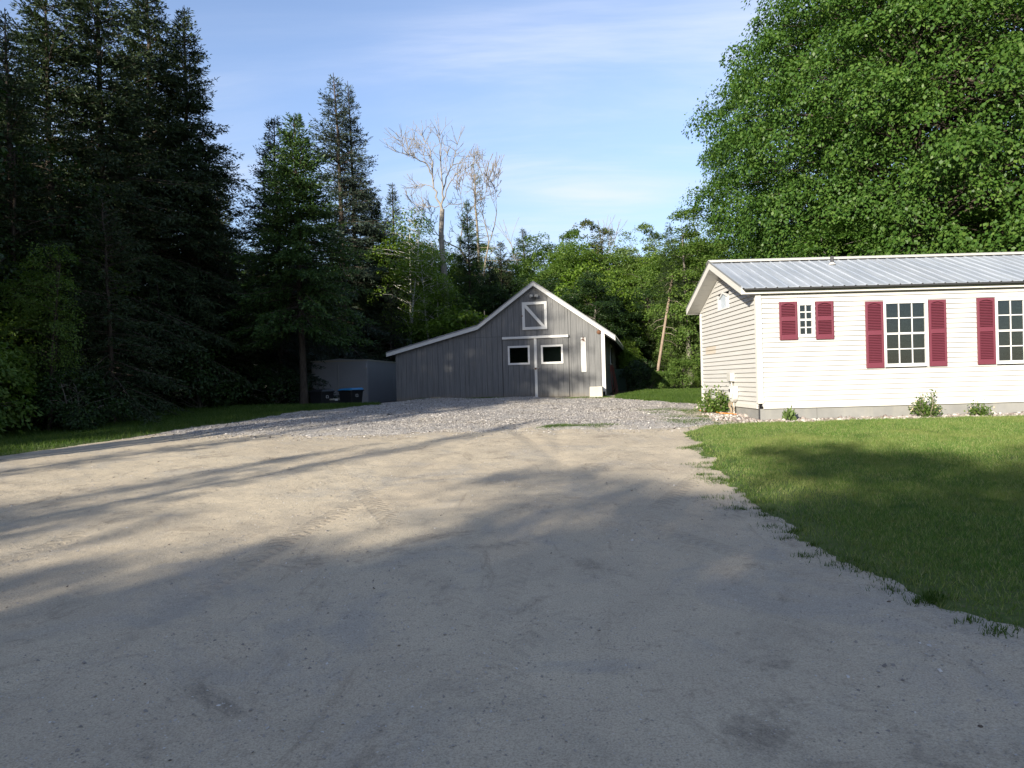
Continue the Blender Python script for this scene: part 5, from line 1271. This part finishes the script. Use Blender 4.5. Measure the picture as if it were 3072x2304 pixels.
ttree('hemlock', 'hemlock_tree', 1400, 640, 36, 'dark conifer in the shade of the gap between barn and house', wide=1.2)
ttree('hemlock', 'hemlock_tree', 1452, 620, 38, 'ragged dark conifer round the leaning trunk', wide=.9)
for px, py, d, pr, mt, lb in ((1380, 770, 29, 'shrub_b', 'l_dark', 'dark shrub on the grass right of the barn'), (1430, 790, 28.5, 'shrub_a', 'l_mid', 'green shrub at the woods edge between barn and house'),
                              (1475, 760, 29.5, 'shrub_a', 'l_mid', 'taller green shrub against the house corner'), (1510, 800, 30, 'shrub_a', 'l_light', 'bright low shrub touching the house corner'), (1345, 800, 31, 'shrub_b', 'l_dark', 'dark brush beside the barn wall')):
    ttree(pr, 'shrub', px, py, d, lb, cat='shrub', group='shrubs at the edge of the back grass', mat=mt)
x, zt = spot(1453, 596, 32.2); x2, z2 = spot(1421, 800, 31.5)
lt = empty('leaning_tree', (x2, 31.5, Pz(x2, 31.5))); tag(lt, 'bare tan tree trunk leaning right in the gap beside the barn', 'tree')
mb = MB(); mb.tube([(-.3, 0, -.1), (0, 0, z2 - lt.location.z), ((x - x2) * .5, .35, (z2 + zt) / 2 - lt.location.z + .05), (x - x2, .7, zt - lt.location.z)], [.08, .07, .06, .05], 9); mb.build('trunk', M['bark_red'], lt, smooth=True)
mb = MB()
for k in range(16):
    t = random.uniform(.3, 1); p0 = Vector(((x - x2) * t, .7 * t, z2 - lt.location.z + (zt - z2) * t)); a_ = random.uniform(0, 6.28); L = random.uniform(.3, 1.1)
    mb.tube([p0, p0 + Vector((math.cos(a_) * L * .6, math.sin(a_) * L * .6, -.1 * L)), p0 + Vector((math.cos(a_) * L, math.sin(a_) * L, -.35 * L))], [.018, .012, .005], 4)
mb.build('dead_limbs', M['twig'], lt)
ct = link('crown', PROTO['small_spruce'][1], lt); ct.location = ((x - x2) * .78, .55, (z2 - lt.location.z) + (zt - z2) * .70); ct.scale = (.62, .62, .42)
ct.material_slots[0].link = 'OBJECT'; ct.material_slots[0].material = M['n_dark']
# thin bare tops over the tree line
for px, py, d in ((1283, 470, 50), (1300, 476, 51), (1317, 474, 50), (1120, 474, 56)):
    ttree('snag', 'dead_sapling', px, py, d, 'thin bare dead top sticking out of the tree line', group='thin dead tops in the tree line', second='branches', mat=None)
# far woods behind everything
fw_ = 'trees of the far woods'
def zone(x, y):
    u = 512 + 690 * x / y
    return ('behind the left conifers' if u < 395 else 'beyond the barn lean-to' if u < 480 else 'beyond the barn ridge' if u < 610 else 'beyond the gap between barn and house' if u < 705 else 'hidden behind the house and maples')
for i in range(46):
    x = -24 + i * 1.75 + random.uniform(-.8, .8); y = random.choice([58, 62, 67]) + random.uniform(-2, 2)
    hh = random.uniform(8.2, 10.2) if x > -2 else random.uniform(10, 12)
    pr = random.choice(['wood_a', 'wood_b', 'fir_b', 'wood_a', 'poplar'])
    if pr == 'fir_b': tree(pr, 'spruce_tree', x, y, hh * .95, 'dark conifer of the far woods ' + zone(x, y), 'tree', fw_ + ', conifers ' + zone(x, y), wide=1.3, mat='n_dark')
    else: tree(pr, 'broadleaf_tree', x, y, hh, ('slim pale poplar' if pr == 'poplar' else 'mid green leafy tree') + ' of the far woods ' + zone(x, y), 'tree', fw_ + (', poplars ' if pr == 'poplar' else ', leafy ') + zone(x, y), wide=1.5, mat='l_mid')
for i in range(26):
    x = random.uniform(-6, 16); y = random.uniform(40, 52)
    tree(random.choice(['shrub_a', 'shrub_b']), 'shrub', x, y, random.uniform(2.5, 4), 'understorey bush in the woods ' + zone(x, y), 'shrub', 'understorey bushes ' + zone(x, y), wide=1.5, mat=random.choice(['l_dark', 'l_mid']))
for i in range(12):
    x = random.uniform(3.5, 11); y = random.uniform(33, 44)
    tree(random.choice(['wood_a', 'hemlock', 'wood_b']), 'understorey_tree', x, y, random.uniform(4, 6.5), 'dark young tree in the understorey between barn and house', 'tree', 'young understorey trees', wide=1.3, mat='l_dark')
# big maples behind the house
tree('maple_a', 'maple_tree', 16.9, 28.6, 20.5, 'huge round maple towering behind the left end of the house roof', rz=.5)
tree('maple_b', 'maple_tree', 20.4, 24.4, 21.0, 'second big maple crowding the right frame edge behind the house', rz=2.2)
tree('maple_a', 'maple_tree', 18.0, 35.0, 19.0, 'maple standing behind the huge round one, closing its gaps', rz=3.3)
tree('maple_b', 'maple_tree', 22.0, 33, 19.0, 'darker maple filling in behind the two big maples', rz=4.0)
tree('wood_a', 'broadleaf_tree', 12.0, 24.6, 6.5, 'smaller leafy tree under the big maple, just over the roof', mat='l_maple', wide=1.4)
tree('wood_a', 'broadleaf_tree', 17.0, 25.0, 7.0, 'second smaller leafy tree under the maples over the roof', mat='l_maple', wide=1.4)
tree('wood_b', 'broadleaf_tree', 8.6, 33.0, 8.3, 'leafy tree between willow and big maple', mat='l_mid', wide=1.2)

# ---- trees outside the picture that shade the yard (left of and behind the viewer)
random.seed(101)
sg = 'trees along the left side of the drive, outside the picture'
for (x, y, h, pr, w) in ((-17.8, 9, 15, 'tall_pine', 1.2), (-19.4, 5.5, 16, 'tall_pine', 1.2), (-21.5, 0, 15, 'tall_pine', 1.2), (-24, -5, 16, 'spruce_b', 1.2), (-23, 8, 15, 'spruce_a', 1.3), (-26, 2, 16, 'spruce_b', 1.3), (-28, 12, 15, 'spruce_a', 1.3), (-29, -6, 16, 'spruce_a', 1.3),
                         (-25, 16, 16, 'spruce_b', 1.3)):
    tree(pr, 'spruce_tree', x, y, h, 'dark spruce left of the viewer, shading the left woods', 'tree', sg, wide=w)
sh2 = 'tall bare-stemmed pines beside the drive, outside the picture'
for (x, y, h, w) in ((-17.4, 2.2, 15.8, 1.25), (-15.4, 1.0, 16.2, 1.3), (-14.8, 2.6, 15.0, 1.1), (-19.2, -1.5, 17.2, 1.3), (-17.6, -3.0, 17.0, 1.0), (-20.2, -5.5, 17.8, 1.2), (-16.4, 5.4, 14.0, 1.2), (-19.0, 4.4, 15.0, 1.2), (-18.6, .6, 16.5, 1.1)):
    tree('tall_pine', 'pine_tree', x, y, h, 'tall bare-stemmed pine left of the viewer whose crown dapples the barn', 'tree', sh2, wide=w)
for (x, y, h, w) in ((-16.0, 3.4, 8.6, .9), (-14.2, -.2, 9.0, .8), (-18.2, .6, 9.2, .9), (-13.4, -6.2, 9.6, .8), (-15.8, -8.4, 9.0, .9)):
    tree('small_spruce', 'spruce_tree', x, y, h, 'slim young spruce left of the viewer, streaking the drive with shade', 'tree', 'slim spruces beside the drive, outside the picture', wide=w)
br = 'row of leafy trees behind the viewer'
for (x, y, h, w) in ((-27, -21, 8.8, 1.5), (-23.5, -20, 10.3, 1.5), (-19.8, -19, 11.0, 1.5), (-16.6, -20.5, 11.9, 1.5), (-13.4, -20, 12.2, 1.6), (-10.6, -19.5, 12.4, 1.5), (-7.4, -20.5, 13.0, 1.6), (-4.2, -20, 13.1, 1.6), (-1, -20, 12.9, 1.6), (2.5, -21, 12, 1.5), (6, -20, 12, 1.5),
                     (-25, -25, 9.5, 1.6), (-21, -25, 11.2, 1.6), (-17.5, -24, 12, 1.6), (-12, -25, 12.6, 1.6), (-9, -25, 13.4, 1.6), (-3, -25, 13.4, 1.6), (-12, -14.5, 8.0, 1.5), (-8, -14, 8.8, 1.5), (-4, -13.5, 8.8, 1.5), (-15.5, -15, 7.4, 1.5), (-1, -13, 8.5, 1.5), (-18.5, -14.5, 6.8, 1.4)):
    tree('wood_a', 'broadleaf_tree', x, y, h, 'leafy tree of the row behind the viewer, shading the near drive', 'tree', br, wide=w)

# ------------------------------------------------------------------ garden plants by the house
def small_plant(name, x, y, h, rad, n, leaf, label, mat, flowers=0, upright=.3, seed=1):
    r = np.random.default_rng(seed); z0 = Pz(x, y)
    o = empty(name, (x, y, z0)); tag(o, label, 'plant', 'garden plants at the foot of the house')
    ns = max(5, n // 40); segs = []; B = []; 
    for k in range(ns):
        a_ = r.uniform(0, 6.28); rr = rad * math.sqrt(r.uniform(0, 1)); hh = h * (r.uniform(.3, .62) if k % 4 else r.uniform(.7, 1.0)) * (1 - .35 * (rr / rad) ** 2)
        if k % 4 == 0: rr *= .45
        s = np.linspace(0, 1, 5)[:, None]; tip = np.array([rr * math.cos(a_), rr * math.sin(a_), hh])
        segs.append((np.array([0, 0, 0]) * (1 - s) + tip * s + np.array([math.cos(a_), math.sin(a_), .3]) * .06 * np.sin(np.pi * s), np.linspace(.007, .003, 5)))
        B.append((tip, segs[-1][0]))
    tv, tf = tubes_mesh(segs, 4); link('stems', npmesh(name + '_stems', tv, tf, M['twig'] if flowers else M['g_verge']), o)
    kk = r.integers(0, ns, n); u = r.uniform(.10, 1, n) ** 1.2
    c = np.array([[np.interp(u[i_], np.linspace(0, 1, 5), B[kk[i_]][1][:, q]) for q in range(3)] for i_ in range(n)]) + r.normal(0, .03 + .05 * rad, (n, 3))
    c[:, 2] = np.maximum(c[:, 2], .01)
    d = unit(r.normal(0, 1, (n, 3)) + np.array([0, 0, upright])); v = leafquads(c, d, r.normal(0, .6, (n, 3)) + np.array([0, 0, 1]), leaf * r.uniform(.6, 1.3, n), leaf * .5 * r.uniform(.7, 1.3, n), .1)
    link('leaves', npmesh(name + '_leaves', v, np.arange(4 * n).reshape(n, 4), mat), o)
    if flowers:
        m_ = flowers; kk = r.integers(0, ns, m_); c = np.array([B[k][0] for k in kk]) + r.normal(0, .05, (m_, 3)) + np.array([0, 0, .02])
        v = leafquads(c, unit(r.normal(0, 1, (m_, 3))), r.normal(0, 1, (m_, 3)), .04 * r.uniform(.7, 1.3, m_), .03 * r.uniform(.7, 1.3, m_))
        link('flowers', npmesh(name + '_flowers', v, np.arange(4 * m_).reshape(m_, 4), M['flower']), o)
    return o
small_plant('garden_bush', 4.78, 16.3, .74, .50, 1500, .085, 'rounded leafy bush with pale flower heads at the house end wall', M['l_mid'], 60, .3, 3)
small_plant('flowering_plant', 8.42, 14.02, .62, .30, 900, .06, 'leafy plant with tall cream flower spikes against the skirting', M['l_mid'], 90, .4, 4)
small_plant('flowering_plant', 9.50, 14.05, .42, .20, 480, .055, 'smaller pinkish flowering plant right of the tall cream one', M['l_mid'], 30, .4, 5)
small_plant('iris_clump', 5.62, 14.02, .22, .12, 70, .13, 'small clump of upright blue-green blades by the house corner', M['l_pale'], 0, 3.5, 6)
print('objects', len(bpy.data.objects), 'tris', sum(len(m.loops) - 2 * len(m.polygons) for m in bpy.data.meshes))
